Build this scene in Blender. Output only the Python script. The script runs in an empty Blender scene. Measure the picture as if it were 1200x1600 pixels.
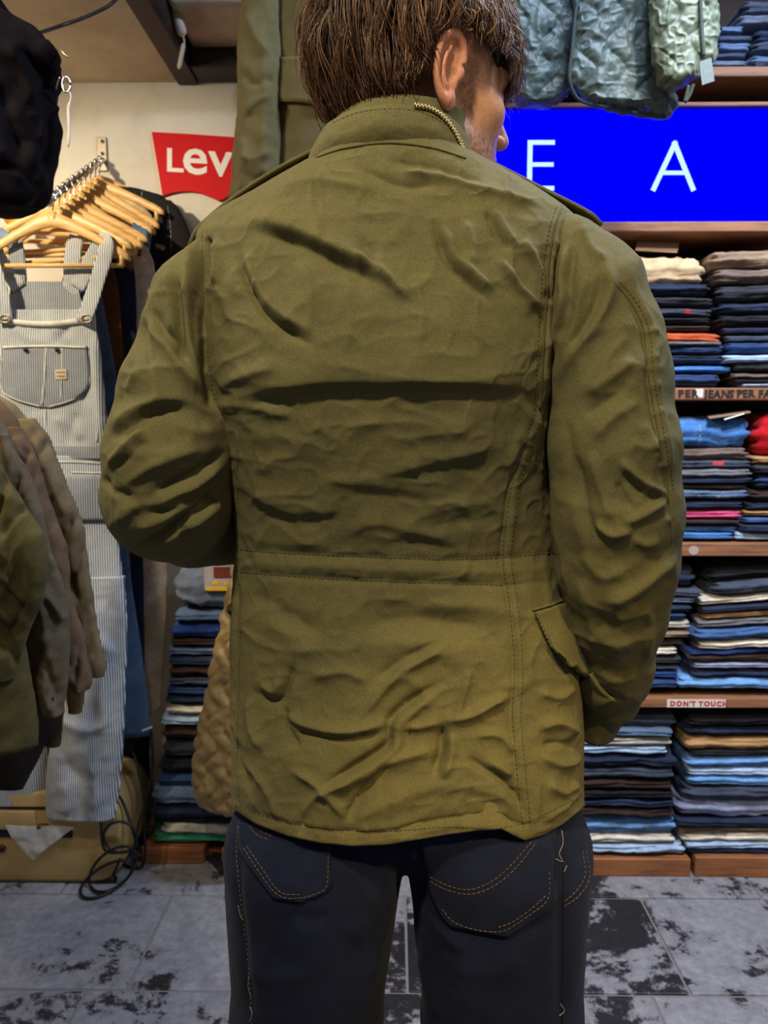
import bpy, math, random
import numpy as np
from mathutils import Vector, Matrix, Euler
from mathutils.bvhtree import BVHTree
random.seed(7)
rng = np.random.default_rng(11)
sc = bpy.context.scene
col = sc.collection

# ------------------------------------------------------------------ camera
FPX = 1250.0
PITCH = math.atan(130 / FPX)
YAW = math.atan(17 / FPX)
CAM = np.array([0.0, 0.0, 1.27])
cd = bpy.data.cameras.new('camera')
cd.sensor_fit = 'HORIZONTAL'; cd.sensor_width = 36.0
cd.lens = 36.0 * FPX / 1200.0
cd.clip_start = 0.02
cd.dof.use_dof = True; cd.dof.focus_distance = 0.84; cd.dof.aperture_fstop = 14.0
cam = bpy.data.objects.new('camera', cd); col.objects.link(cam)
cam.location = CAM
cam.rotation_euler = (math.pi / 2 - PITCH, 0, YAW)
sc.camera = cam
RM = np.array(Euler((math.pi / 2 - PITCH, 0, YAW)).to_matrix())

# ------------------------------------------------------------------ world, lights, exposure
w = bpy.data.worlds.new('world'); sc.world = w
w.use_nodes = True
bg = w.node_tree.nodes['Background']
bg.inputs[0].default_value = (0.62, 0.60, 0.66, 1)
bg.inputs[1].default_value = 0.14
sc.view_settings.view_transform = 'Standard'
sc.view_settings.look = 'None'
sc.view_settings.exposure = 0.0
sc.view_settings.gamma = 1.0
sc.view_settings.use_curve_mapping = False

def spot(name, loc, aim, power, colr, size=60, blend=0.6, rad=0.05):
    l = bpy.data.lights.new(name, 'SPOT'); l.energy = power; l.color = colr
    l.spot_size = math.radians(size); l.spot_blend = blend; l.shadow_soft_size = rad
    o = bpy.data.objects.new(name, l); col.objects.link(o)
    o.location = loc
    o.rotation_euler = (Vector(aim) - Vector(loc)).to_track_quat('-Z', 'Y').to_euler()
    return o
def area(name, loc, aim, power, colr, sx, sy):
    l = bpy.data.lights.new(name, 'AREA'); l.energy = power; l.color = colr
    l.shape = 'RECTANGLE'; l.size = sx; l.size_y = sy
    o = bpy.data.objects.new(name, l); col.objects.link(o)
    o.location = loc
    o.rotation_euler = (Vector(aim) - Vector(loc)).to_track_quat('-Z', 'Y').to_euler()
    return o
WARM = (1.0, 0.80, 0.50); NEUT = (1.0, 0.93, 0.82); COOL = (0.64, 0.77, 1.0)
spot('ceiling_spot_person', (-0.32, -0.12, 2.50), (0.02, 0.86, 1.36), 86, (1.0, 0.89, 0.64), 52, 0.95, 0.07)
spot('ceiling_spot_hem', (0.80, -0.50, 2.45), (0.13, 0.80, 0.885), 130, (1.0, 0.72, 0.30), 14, 0.9, 0.04)
spot('ceiling_spot_sleeve', (0.75, 0.30, 2.60), (0.28, 0.88, 1.30), 15, (1.0, 0.82, 0.50), 40, 0.8, 0.06)
spot('fill_spot_head', (0.95, -0.35, 2.20), (0.08, 0.92, 1.62), 11, (1.0, 0.80, 0.54), 30, 0.9, 0.05)  # added fill that brightens the ear and face, not a fitting of the room
spot('ceiling_spot_wall', (-1.45, 1.15, 2.26), (-0.86, 2.35, 1.40), 105, (1.0, 0.85, 0.60), 74, 0.8, 0.03)
spot('ceiling_spot_shelf', (0.75, 0.85, 2.75), (1.0, 2.25, 0.62), 125, NEUT, 66, 0.7, 0.06)
area('ceiling_tube_floor', (0.95, 1.30, 2.75), (0.9, 1.8, 0.0), 48, COOL, 1.2, 0.12)
area('ceiling_tube_left', (-0.9, 1.2, 2.27), (-0.55, 1.9, 0.0), 22, (1.0, 0.87, 0.68), 0.12, 0.9)

# ------------------------------------------------------------------ picture <-> place
def rays(px, py):
    v = np.stack([(np.asarray(px, float) - 600) / FPX, (800 - np.asarray(py, float)) / FPX,
                  -np.ones_like(np.asarray(px, float))], -1)
    return v @ RM.T
def W(px, py, d):
    r = rays(px, py); t = np.asarray(d, float) / r[..., 1]
    return CAM + r * t[..., None]
def P(pts):
    q = (np.asarray(pts, float) - CAM) @ RM
    return 600 + FPX * q[..., 0] / -q[..., 2], 800 - FPX * q[..., 1] / -q[..., 2]
def V3(px, py, d): return Vector(W(px, py, d))

# ------------------------------------------------------------------ noise
_T = rng.random((32, 32, 32))
def vnoise(p, s=1.0, seed=0):
    q = np.asarray(p, float) * s + seed * 7.31
    i = np.floor(q).astype(int); f = q - i; f = f * f * (3 - 2 * f); i &= 31; j = (i + 1) & 31
    x0, y0, z0 = i[..., 0], i[..., 1], i[..., 2]; x1, y1, z1 = j[..., 0], j[..., 1], j[..., 2]
    fx, fy, fz = f[..., 0], f[..., 1], f[..., 2]
    a = _T[x0, y0, z0] * (1 - fx) + _T[x1, y0, z0] * fx
    b = _T[x0, y1, z0] * (1 - fx) + _T[x1, y1, z0] * fx
    c = _T[x0, y0, z1] * (1 - fx) + _T[x1, y0, z1] * fx
    d = _T[x0, y1, z1] * (1 - fx) + _T[x1, y1, z1] * fx
    return ((a * (1 - fy) + b * fy) * (1 - fz) + (c * (1 - fy) + d * fy) * fz) * 2 - 1
def fbm(p, s, seed=0, o=3):
    r = 0; a = 1.0
    for k in range(o):
        r = r + a * vnoise(p, s * 2 ** k, seed + k); a *= 0.5
    return r / 1.6
def sstep(a, b, x):
    t = np.clip((x - a) / (b - a), 0, 1); return t * t * (3 - 2 * t)

# ------------------------------------------------------------------ materials
def lin(r, g, b):
    f = lambda c: ((c / 255 + 0.055) / 1.055) ** 2.4 if c / 255 > 0.04045 else c / 255 / 12.92
    return (f(r), f(g), f(b))
MATS = {}
def base(name):
    m = bpy.data.materials.new(name); m.use_nodes = True
    nt = m.node_tree; b = nt.nodes['Principled BSDF']
    return m, nt, b
def plain(name, c, rough=0.5, metal=0.0, spec=0.5, emit=None, es=1.0):
    if name in MATS: return MATS[name]
    m, nt, b = base(name)
    b.inputs['Base Color'].default_value = (*c, 1); b.inputs['Roughness'].default_value = rough
    b.inputs['Metallic'].default_value = metal; b.inputs['Specular IOR Level'].default_value = spec
    if emit:
        b.inputs['Emission Color'].default_value = (*emit, 1); b.inputs['Emission Strength'].default_value = es
    MATS[name] = m; return m
def noisy(nt, scale, detail=4, rough=0.6, vec=None):
    n = nt.nodes.new('ShaderNodeTexNoise'); n.inputs['Scale'].default_value = scale
    n.inputs['Detail'].default_value = detail; n.inputs['Roughness'].default_value = rough
    if vec is None:
        tc = nt.nodes.get('tc') or nt.nodes.new('ShaderNodeTexCoord'); tc.name = 'tc'
        vec = tc.outputs['Object']
    nt.links.new(vec, n.inputs['Vector']); return n
def ramp(nt, sock, stops):
    r = nt.nodes.new('ShaderNodeValToRGB'); e = r.color_ramp.elements
    while len(e) < len(stops): e.new(0.5)
    for k, (p, c) in enumerate(stops):
        e[k].position = p; e[k].color = (*c, 1) if len(c) == 3 else c
    nt.links.new(sock, r.inputs[0]); return r
def bump(nt, b, sock, strength, dist):
    u = nt.nodes.new('ShaderNodeBump'); u.inputs['Strength'].default_value = strength
    u.inputs['Distance'].default_value = dist
    nt.links.new(sock, u.inputs['Height'])
    old = b.inputs['Normal'].links
    if old: nt.links.new(old[0].from_socket, u.inputs['Normal'])
    nt.links.new(u.outputs[0], b.inputs['Normal'])
def cloth(name, c, rough=0.9, var=0.22, scale=35, sheen=0.03, fine=900, fb=0.25, spec=0.2):
    if name in MATS: return MATS[name]
    m, nt, b = base(name)
    n = noisy(nt, scale, 5, 0.65)
    lo = tuple(x * (1 - var) for x in c); hi = tuple(min(1, x * (1 + var)) for x in c)
    r = ramp(nt, n.outputs['Fac'], [(0.3, lo), (0.7, hi)])
    nf = noisy(nt, 520, 2, 0.7); rf_ = ramp(nt, nf.outputs['Fac'], [(0.25, (0.74, 0.74, 0.74)), (0.75, (1.22, 1.22, 1.22))])
    mx = nt.nodes.new('ShaderNodeMix'); mx.data_type = 'RGBA'; mx.blend_type = 'MULTIPLY'; mx.inputs[0].default_value = 1
    nt.links.new(r.outputs[0], mx.inputs[6]); nt.links.new(rf_.outputs[0], mx.inputs[7]); nt.links.new(mx.outputs[2], b.inputs['Base Color'])
    b.inputs['Roughness'].default_value = rough; b.inputs['Specular IOR Level'].default_value = spec
    b.inputs['Sheen Weight'].default_value = sheen; b.inputs['Sheen Roughness'].default_value = 0.5
    n2 = noisy(nt, fine, 2, 0.5); bump(nt, b, n2.outputs['Fac'], fb, 0.0008)
    n3 = noisy(nt, 120, 3, 0.6); bump(nt, b, n3.outputs['Fac'], fb * 0.8, 0.002)
    MATS[name] = m; return m
def stripes(name, c1, c2, pitch, rough=0.9):
    if name in MATS: return MATS[name]
    m, nt, b = base(name)
    tc = nt.nodes.new('ShaderNodeTexCoord'); tc.name = 'tc'
    wv = nt.nodes.new('ShaderNodeTexWave'); wv.bands_direction = 'X'
    wv.inputs['Scale'].default_value = 0.314 / pitch; wv.inputs['Distortion'].default_value = 0.6
    wv.inputs['Detail'].default_value = 1.0; wv.inputs['Detail Scale'].default_value = 0.5
    nt.links.new(tc.outputs['Object'], wv.inputs['Vector'])
    r = ramp(nt, wv.outputs['Fac'], [(0.40, c1), (0.62, c2)])
    n = noisy(nt, 9, 4, 0.6)
    rr = ramp(nt, n.outputs['Fac'], [(0.35, (0.78, 0.78, 0.78)), (0.7, (1.08, 1.08, 1.08))])
    mx = nt.nodes.new('ShaderNodeMix'); mx.data_type = 'RGBA'; mx.blend_type = 'MULTIPLY'; mx.inputs[0].default_value = 1
    nt.links.new(r.outputs[0], mx.inputs[6]); nt.links.new(rr.outputs[0], mx.inputs[7])
    nt.links.new(mx.outputs[2], b.inputs['Base Color'])
    b.inputs['Roughness'].default_value = rough; b.inputs['Specular IOR Level'].default_value = 0.2
    n2 = noisy(nt, 150, 3); bump(nt, b, n2.outputs['Fac'], 0.3, 0.002)
    MATS[name] = m; return m
def wood(name, c, c2, rough=0.55, axis='X', sc_=6):
    if name in MATS: return MATS[name]
    m, nt, b = base(name)
    tc = nt.nodes.new('ShaderNodeTexCoord'); tc.name = 'tc'
    mp = nt.nodes.new('ShaderNodeMapping')
    s = {'X': (1.2, 14, 14), 'Y': (14, 1.2, 14), 'Z': (14, 14, 1.2)}[axis]
    mp.inputs['Scale'].default_value = s
    nt.links.new(tc.outputs['Object'], mp.inputs[0])
    n = noisy(nt, sc_, 6, 0.65, mp.outputs[0])
    r = ramp(nt, n.outputs['Fac'], [(0.3, c2), (0.52, c), (0.75, tuple(min(1, x * 1.25) for x in c))])
    nt.links.new(r.outputs[0], b.inputs['Base Color']); b.inputs['Roughness'].default_value = rough
    bump(nt, b, n.outputs['Fac'], 0.15, 0.002)
    MATS[name] = m; return m

# ------------------------------------------------------------------ object helpers
ORG = {}
def thing(name, label, cat, loc, group=None):
    o = bpy.data.objects.new(name, None); col.objects.link(o)
    o.empty_display_size = 0.05
    o.location = loc; ORG[o] = np.array(loc, float)
    o['label'] = label; o['category'] = cat
    if group: o['group'] = group
    return o
def tag(o, label=None, cat=None, group=None, kind=None):
    if label: o['label'] = label
    if cat: o['category'] = cat
    if group: o['group'] = group
    if kind: o['kind'] = kind
    return o
def mesh(name, V, F, mat, parent=None, smooth=True, loc=None):
    """V in world metres; the object's origin is its parent's origin, or loc"""
    V = np.asarray(V, float)
    org = ORG[parent] if parent is not None else np.array(loc if loc is not None else (0, 0, 0), float)
    me = bpy.data.meshes.new(name)
    me.from_pydata((V - org).tolist(), [], F if isinstance(F, list) else F.tolist())
    me.materials.append(mat)
    me.polygons.foreach_set('use_smooth', [smooth] * len(me.polygons))
    me.update()
    o = bpy.data.objects.new(name, me); col.objects.link(o)
    ORG[o] = org
    if parent is not None: o.parent = parent
    else: o.location = org
    return o
def copy_tree(o, delta, parent=None, label=None):
    c = o.copy(); col.objects.link(c); ORG[c] = ORG[o] + np.array(delta)
    if parent is None: c.location = Vector(o.location) + Vector(delta)
    else: c.parent = parent
    if label: c['label'] = label
    for ch in list(o.children): copy_tree(ch, delta, c)
    return c
def bevel(o, wd=0.003, seg=2):
    m = o.modifiers.new('bevel', 'BEVEL'); m.width = wd; m.segments = seg; m.limit_method = 'ANGLE'
    return o
def box(x0, x1, y0, y1, z0, z1):
    V = [(x, y, z) for x in (x0, x1) for y in (y0, y1) for z in (z0, z1)]
    F = [(0, 1, 3, 2), (4, 6, 7, 5), (0, 4, 5, 1), (2, 3, 7, 6), (0, 2, 6, 4), (1, 5, 7, 3)]
    return np.array(V, float), F
def obox(c, ax, ay, az):
    c = np.array(c, float); ax, ay, az = map(lambda a: np.array(a, float), (ax, ay, az))
    V = [c + sx * ax + sy * ay + sz * az for sx in (-1, 1) for sy in (-1, 1) for sz in (-1, 1)]
    return np.array(V), [(0, 1, 3, 2), (4, 6, 7, 5), (0, 4, 5, 1), (2, 3, 7, 6), (0, 2, 6, 4), (1, 5, 7, 3)]
def join(parts):
    V = []; F = []; n = 0
    for v, f in parts:
        V.append(np.asarray(v, float)); F += [tuple(i + n for i in q) for q in f]; n += len(v)
    return np.concatenate(V), F
def resample(pts, n):
    pts = np.asarray(pts, float)
    s = np.r_[0, np.cumsum(np.linalg.norm(np.diff(pts, axis=0), axis=1))]
    t = np.linspace(0, s[-1], n)
    return np.stack([np.interp(t, s, pts[:, k]) for k in range(pts.shape[1])], 1)
def smooth_path(pts, n, it=None):
    """Catmull-Rom through pts"""
    p = np.asarray(pts, float)
    if len(p) < 3: return resample(p, n)
    q = np.vstack([2 * p[0] - p[1], p, 2 * p[-1] - p[-2]])
    out = []
    for i in range(1, len(q) - 2):
        for t in np.linspace(0, 1, 12, endpoint=False):
            a, b, c, d = q[i - 1], q[i], q[i + 1], q[i + 2]
            out.append(0.5 * (2 * b + (c - a) * t + (2 * a - 5 * b + 4 * c - d) * t * t + (3 * b - 3 * c + d - a) * t ** 3))
    out.append(p[-1])
    return resample(out, n)
def tube(path, r, seg=6, closed_ends=True):
    p = np.asarray(path, float); n = len(p)
    r = np.full(n, r) if np.isscalar(r) else np.asarray(r, float)
    t = np.gradient(p, axis=0); t /= np.linalg.norm(t, axis=1)[:, None] + 1e-12
    up = np.array([0, 0, 1.0]) if abs(t[0][2]) < 0.9 else np.array([1.0, 0, 0])
    u = np.cross(t[0], up); u /= np.linalg.norm(u); U = []
    for i in range(n):
        u = u - t[i] * (u @ t[i]); u /= np.linalg.norm(u) + 1e-12; U.append(u.copy())
    U = np.array(U); B = np.cross(t, U)
    a = np.linspace(0, 2 * math.pi, seg, endpoint=False)
    V = (p[:, None] + r[:, None, None] * (np.cos(a)[None, :, None] * U[:, None] + np.sin(a)[None, :, None] * B[:, None])).reshape(-1, 3)
    F = [(i * seg + j, i * seg + (j + 1) % seg, (i + 1) * seg + (j + 1) % seg, (i + 1) * seg + j) for i in range(n - 1) for j in range(seg)]
    if closed_ends: F += [tuple(range(seg))[::-1], tuple((n - 1) * seg + j for j in range(seg))]
    return V, F
def grid_faces(nr, nc, wrap=False):
    F = []
    for i in range(nr - 1):
        for j in range(nc if wrap else nc - 1):
            k = (j + 1) % nc
            F.append((i * nc + j, i * nc + k, (i + 1) * nc + k, (i + 1) * nc + j))
    return F
def vnormals(V, F):
    F = np.asarray(F); a = V[F[:, 2]] - V[F[:, 0]]; b = V[F[:, 3]] - V[F[:, 1]]
    n = np.cross(a, b); N = np.zeros_like(V)
    for k in range(4):
        for c in range(3): N[:, c] += np.bincount(F[:, k], n[:, c], len(V))
    return N / (np.linalg.norm(N, axis=1)[:, None] + 1e-12)
def text_mesh(s, size, extrude=0.0005, shear=0.0, bold=0.0, spacing=1.0):
    c = bpy.data.curves.new('t', 'FONT'); c.body = s; c.size = size; c.extrude = extrude
    c.offset = bold; c.space_character = spacing; c.shear = shear; c.resolution_u = 3
    o = bpy.data.objects.new('t', c); col.objects.link(o)
    dg = bpy.context.evaluated_depsgraph_get()
    me = o.evaluated_get(dg).to_mesh()
    V = np.array([v.co[:] for v in me.vertices]); F = [tuple(p.vertices) for p in me.polygons]
    o.evaluated_get(dg).to_mesh_clear()
    bpy.data.objects.remove(o); bpy.data.curves.remove(c)
    return V, F          # x right, y up, z out
def loft(rows, nth=72, nv=80, n=2.3, cap=True):
    """rows: (py, left px, right px, depth Y, half thickness). A closed cloth body, one ring per height."""
    rows = np.array(rows, float)
    s = np.linspace(0, len(rows) - 1, nv); k = np.arange(len(rows))
    R = smooth_path(rows, nv) if len(rows) > 2 else np.stack([np.interp(s, k, rows[:, c]) for c in range(5)], 1)
    L = W(R[:, 1], R[:, 0], R[:, 3]); Q = W(R[:, 2], R[:, 0], R[:, 3])
    cx = (L + Q) / 2; a = (Q[:, 0] - L[:, 0]) / 2; b = R[:, 4]
    th = np.linspace(0, 2 * math.pi, nth, endpoint=False)
    c, s_ = np.cos(th), np.sin(th)
    ex = np.sign(c) * np.abs(c) ** (2 / n); ey = np.sign(s_) * np.abs(s_) ** (2 / n)
    V = np.empty((nv, nth, 3))
    V[..., 0] = cx[:, None, 0] + a[:, None] * ex; V[..., 1] = cx[:, None, 1] - b[:, None] * ey
    V[..., 2] = cx[:, None, 2] + 0 * ex
    V = V.reshape(-1, 3); F = grid_faces(nv, nth, True)
    return V, F, nv, nth
def drape(V, F, amp=0.008, fx=22, fz=3, seed=0, fine=0.002, fs=40):
    N = vnormals(V, F)
    q = V * np.array([fx, fx, fz])
    d = amp * fbm(q, 1.0, seed, 2) + fine * fbm(V, fs, seed + 5, 2)
    return V + N * d[:, None]
def capped(V, F, nv, nth):
    F = list(F)
    V = np.vstack([V, V[:nth].mean(0), V[-nth:].mean(0)])
    k = len(V) - 2
    F += [(j, k, k, (j + 1) % nth)[:2] + ((j + 1) % nth,) for j in range(nth)]
    o = (nv - 1) * nth
    F += [(o + j, o + (j + 1) % nth, k + 1) for j in range(nth)]
    return V, F
def garment(name, rows, mat, parent, seed=0, amp=0.008, fx=22, fz=3, fine=0.0015, fs=40, n=2.3, nth=72, nv=80, fn=None, folds=None):
    V, F, a, b = loft(rows, nth, nv, n)
    V = drape(V, F, amp, fx, fz, seed, fine, fs)
    if fn is not None: V = V + vnormals(V, F) * fn(V)[:, None]
    if folds:
        N = vnormals(V, F); px, py = P(V); V = V + N * (fold_field(px, py, folds) * face_mask(V, N))[:, None]
    V, F = capped(V, F, a, b)
    return mesh(name, V, F, mat, parent)

# ---------------------------------------------- signed-distance modelling
def s_ell(p, c, r):
    q = p - np.array(c); r = np.array(r); k0 = np.linalg.norm(q / r, axis=-1); k1 = np.linalg.norm(q / r ** 2, axis=-1)
    return k0 * (k0 - 1) / np.maximum(k1, 1e-6)
def s_sph(p, c, r): return np.linalg.norm(p - np.array(c), axis=-1) - r
def s_cone(p, a, b, ra, rb):
    a = np.array(a, float); b = np.array(b, float); ab = b - a
    t = np.clip(((p - a) @ ab) / (ab @ ab), 0, 1)
    return np.linalg.norm(p - a - t[..., None] * ab, axis=-1) - (ra + (rb - ra) * t)
def smin(a, b, k):
    h = np.clip(0.5 + 0.5 * (b - a) / k, 0, 1); return b * (1 - h) + a * h - k * h * (1 - h)
def smax(a, b, k): return -smin(-a, -b, k)
def nets(fn, lo, hi, h):
    lo = np.array(lo, float); n = np.ceil((np.array(hi) - lo) / h).astype(int) + 1
    g = np.stack(np.meshgrid(*[lo[k] + h * np.arange(n[k]) for k in range(3)], indexing='ij'), -1)
    st = 4; gc = g[::st, ::st, ::st]; Dc = fn(gc)
    D = np.repeat(np.repeat(np.repeat(Dc, st, 0), st, 1), st, 2)[:n[0], :n[1], :n[2]].copy()
    near = np.abs(D) < st * h * 2.2; D[near] = fn(g[near]); S = D < 0
    cn = n - 1; acc = np.zeros((*cn, 3)); cnt = np.zeros(cn)
    sl = lambda o: tuple(slice(o[k], o[k] + cn[k]) for k in range(3))
    cor = [(a, b, c) for a in (0, 1) for b in (0, 1) for c in (0, 1)]
    for a in cor:
        for ax in range(3):
            if a[ax]: continue
            b = list(a); b[ax] = 1; b = tuple(b)
            d0, d1 = D[sl(a)], D[sl(b)]; m = S[sl(a)] != S[sl(b)]
            t = np.where(m, d0 / np.where(m, d0 - d1, 1), 0)
            for k in range(3):
                acc[..., k] += np.where(m, a[k] + (t if k == ax else 0), 0)
            cnt += m
    act = cnt > 0; idx = np.full(cn, -1); idx[act] = np.arange(act.sum())
    pos = acc[act] / cnt[act][:, None]; cell = np.argwhere(act)
    V = lo + h * (cell + pos); F = []
    for ax in range(3):
        u, v = (ax + 1) % 3, (ax + 2) % 3
        o = [slice(None)] * 3; o2 = [slice(None)] * 3
        o[ax] = slice(0, n[ax] - 1); o2[ax] = slice(1, n[ax])
        A, B = S[tuple(o)], S[tuple(o2)]
        e = np.argwhere(A != B)
        e = e[(e[:, u] > 0) & (e[:, v] > 0) & (e[:, u] < n[u] - 1) & (e[:, v] < n[v] - 1)]
        ins = A[tuple(e.T)]
        q = []
        for du, dv in ((1, 1), (0, 1), (0, 0), (1, 0)):
            c = e.copy(); c[:, u] -= du; c[:, v] -= dv; q.append(idx[tuple(c.T)])
        q = np.stack(q, 1); q[~ins] = q[~ins][:, ::-1]
        F.append(q)
    F = np.concatenate(F); F = F[(F >= 0).all(1)]
    return V, F

# ---------------------------------------------- cloth folds
def fold_field(px, py, folds):
    """each fold: (points, height, width on its left/upper side, width on its right/lower side)"""
    out = np.zeros(len(px))
    for pts, amp, wa, wb in folds:
        p = smooth_path(pts, max(8, 6 * len(pts))); wm = max(wa, wb) * 2.6
        m = (px > p[:, 0].min() - wm) & (px < p[:, 0].max() + wm) & (py > p[:, 1].min() - wm) & (py < p[:, 1].max() + wm)
        if not m.any(): continue
        x, y = px[m], py[m]
        best = np.full(len(x), 1e9); sd = np.zeros(len(x)); st = np.zeros(len(x)); L = len(p) - 1
        for i in range(L):
            d = p[i + 1] - p[i]; l2 = d @ d + 1e-9
            t = np.clip(((x - p[i, 0]) * d[0] + (y - p[i, 1]) * d[1]) / l2, 0, 1)
            ex = x - p[i, 0] - t * d[0]; ey = y - p[i, 1] - t * d[1]; dd = np.hypot(ex, ey)
            k = dd < best; best[k] = dd[k]; sd[k] = (d[0] * ey - d[1] * ex)[k]; st[k] = (i + t[k]) / L
        wv = np.where(sd < 0, wa, wb)
        tap = np.clip(np.minimum(st, 1 - st) / 0.22, 0, 1); tap = 0.12 + 0.88 * tap * tap * (3 - 2 * tap)
        bs = np.sqrt(best ** 2 + 4.0) - 2.0
        out[m] += amp * tap * np.exp(-(bs / (0.85 * wv)) ** 1.35)
    return out
def face_mask(V, N):
    d = CAM - V; d /= np.linalg.norm(d, axis=1)[:, None]
    return sstep(0.02, 0.35, (N * d).sum(1))
def bvh(V, F): return BVHTree.FromPolygons(np.asarray(V).tolist(), F.tolist() if hasattr(F, 'tolist') else F)
def cast(tree, px, py, off=0.0):
    r = rays(px, py); h = tree.ray_cast(Vector(CAM), Vector(r).normalized())
    if h[0] is None: return None
    n = h[1]
    if n.dot(Vector(r)) > 0: n = -n
    return np.array(h[0] + n * off)
def stitch(tree, pts, r=0.0006, dash=6, gap=3, off=0.0006, dbl=0):
    parts = []
    p = smooth_path(pts, 60); L = np.linalg.norm(np.diff(p, axis=0), axis=1).sum(); n = int(L / (dash + gap)) + 1
    for k in range(n):
        a = (k * (dash + gap)) / L; b = min(1, (k * (dash + gap) + dash) / L)
        q = [cast(tree, *[np.interp(t, np.linspace(0, 1, 60), p[:, c]) for c in (0, 1)], off) for t in (a, (a + b) / 2, b)]
        q = [x for x in q if x is not None]
        if len(q) < 2 or np.linalg.norm(q[0] - q[-1]) > 0.02 or np.linalg.norm(q[0] - q[-1]) < 1e-5: continue
        parts.append(tube(q, r, 4))
    return join(parts)
def cord(tree, pts, r=0.001, off=0.0, n=60):
    p = smooth_path(pts, n); q = [cast(tree, x, y, off) for x, y in p]; q = [x for x in q if x is not None]
    return tube(q, r, 6)
def patch(tree, Lp, Rp, off=0.003, th=0.003, nu=24, nv=24, bulge=0.0, lift=None):
    """cloth panel lying on a surface, between a left and a right boundary line"""
    a = smooth_path(Lp, nv); b = smooth_path(Rp, nv); top = np.full((nv, nu, 3), np.nan)
    for i in range(nv):
        for j in range(nu):
            u = j / (nu - 1); q = cast(tree, *(a[i] * (1 - u) + b[i] * u), 0)
            if q is not None: top[i, j] = q
    for i in range(nv):
        for j in range(nu):
            if np.isnan(top[i, j, 0]):
                ok = np.argwhere(~np.isnan(top[:, :, 0])); k = ok[np.argmin(((ok - (i, j)) ** 2).sum(1))]; top[i, j] = top[k[0], k[1]]
    # light smoothing so the panel spans small folds
    for _ in range(3):
        t = top.copy(); t[1:-1, 1:-1] = (top[1:-1, 1:-1] * 2 + top[:-2, 1:-1] + top[2:, 1:-1] + top[1:-1, :-2] + top[1:-1, 2:]) / 6; top = t
    du = np.gradient(top, axis=1); dv = np.gradient(top, axis=0); N = np.cross(du, dv); N /= np.linalg.norm(N, axis=-1)[..., None] + 1e-12
    N[(N * (CAM - top)).sum(-1) < 0] *= -1
    uu = np.linspace(0, 1, nu)[None, :]; vv = np.linspace(0, 1, nv)[:, None]
    e = bulge * np.sin(math.pi * uu) * np.sin(math.pi * vv)
    if lift is not None: e = e + lift(uu, vv)
    o = top + N * (off + th + e)[..., None]; bb = top + N * (off * 0 + e - 0.002)[..., None]
    V = np.concatenate([o.reshape(-1, 3), bb.reshape(-1, 3)]); k = nu * nv
    F = grid_faces(nv, nu) + [tuple(k + i for i in f[::-1]) for f in grid_faces(nv, nu)]
    rim = [j for j in range(nu)] + [i * nu + nu - 1 for i in range(1, nv)] + [(nv - 1) * nu + j for j in range(nu - 2, -1, -1)] + [i * nu for i in range(nv - 2, 0, -1)]
    for i in range(len(rim)):
        p, q = rim[i], rim[(i + 1) % len(rim)]; F.append((p, p + k, q + k, q))
    return V, F

# ================================================================== SETTING
WALL_Y = 2.50; SHELF_Y = 2.17; CEIL_L = float(W(200, 129, 2.5)[2]); CEIL_R = 2.80; BEAM_X = -0.588
# --- plaster
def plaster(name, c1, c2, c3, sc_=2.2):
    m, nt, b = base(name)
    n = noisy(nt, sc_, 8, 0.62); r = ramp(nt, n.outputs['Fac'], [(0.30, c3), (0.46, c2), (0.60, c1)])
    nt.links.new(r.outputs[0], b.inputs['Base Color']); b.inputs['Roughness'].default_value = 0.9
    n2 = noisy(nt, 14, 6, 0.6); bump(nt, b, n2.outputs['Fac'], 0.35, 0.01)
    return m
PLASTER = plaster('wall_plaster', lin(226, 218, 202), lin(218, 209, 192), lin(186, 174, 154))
CEILM = plaster('ceiling_plaster', lin(214, 200, 172), lin(200, 184, 154), lin(164, 146, 116), 3)
def shell(name, b, mat):
    V, F = box(*b); o = mesh(name, V, F, mat, None, False); o['kind'] = 'structure'; return o
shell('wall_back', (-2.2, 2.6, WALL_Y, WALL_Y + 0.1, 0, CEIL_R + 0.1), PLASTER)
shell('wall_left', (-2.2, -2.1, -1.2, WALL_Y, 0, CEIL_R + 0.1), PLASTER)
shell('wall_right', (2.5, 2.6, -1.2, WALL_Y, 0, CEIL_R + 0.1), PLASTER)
ceil = shell('ceiling', (-2.1, BEAM_X - 0.06, 0.35, WALL_Y, CEIL_L, CEIL_R + 0.1), CEILM)
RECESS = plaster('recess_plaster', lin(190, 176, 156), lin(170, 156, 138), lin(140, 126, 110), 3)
V, F = box(BEAM_X - 0.06, 2.5, 0.35, WALL_Y, CEIL_R, CEIL_R + 0.1)
mesh('ceiling_recess', V, F, RECESS, ceil, False)
DARKBEAM = plain('beam_black', lin(44, 36, 32), 0.6)
bm = shell('trim_1', (BEAM_X - 0.06, BEAM_X, 0.36, WALL_Y - 0.005, CEIL_L - 0.010, CEIL_L + 0.12), DARKBEAM); bevel(bm, 0.004)
bm = shell('trim_2', (BEAM_X + 0.002, 0.05, WALL_Y - 0.11, WALL_Y - 0.005, CEIL_L - 0.004, CEIL_L + 0.050), DARKBEAM); bevel(bm, 0.006)
# boxed-in duct above the cross beam
DUCT = plaster('duct_paint', lin(214, 198, 174), lin(196, 180, 156), lin(160, 144, 122), 5)
du = shell('trim_3', (BEAM_X + 0.002, 0.05, WALL_Y - 0.34, WALL_Y - 0.012, CEIL_L + 0.052, CEIL_R), DUCT); bevel(du, 0.02, 4)

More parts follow.
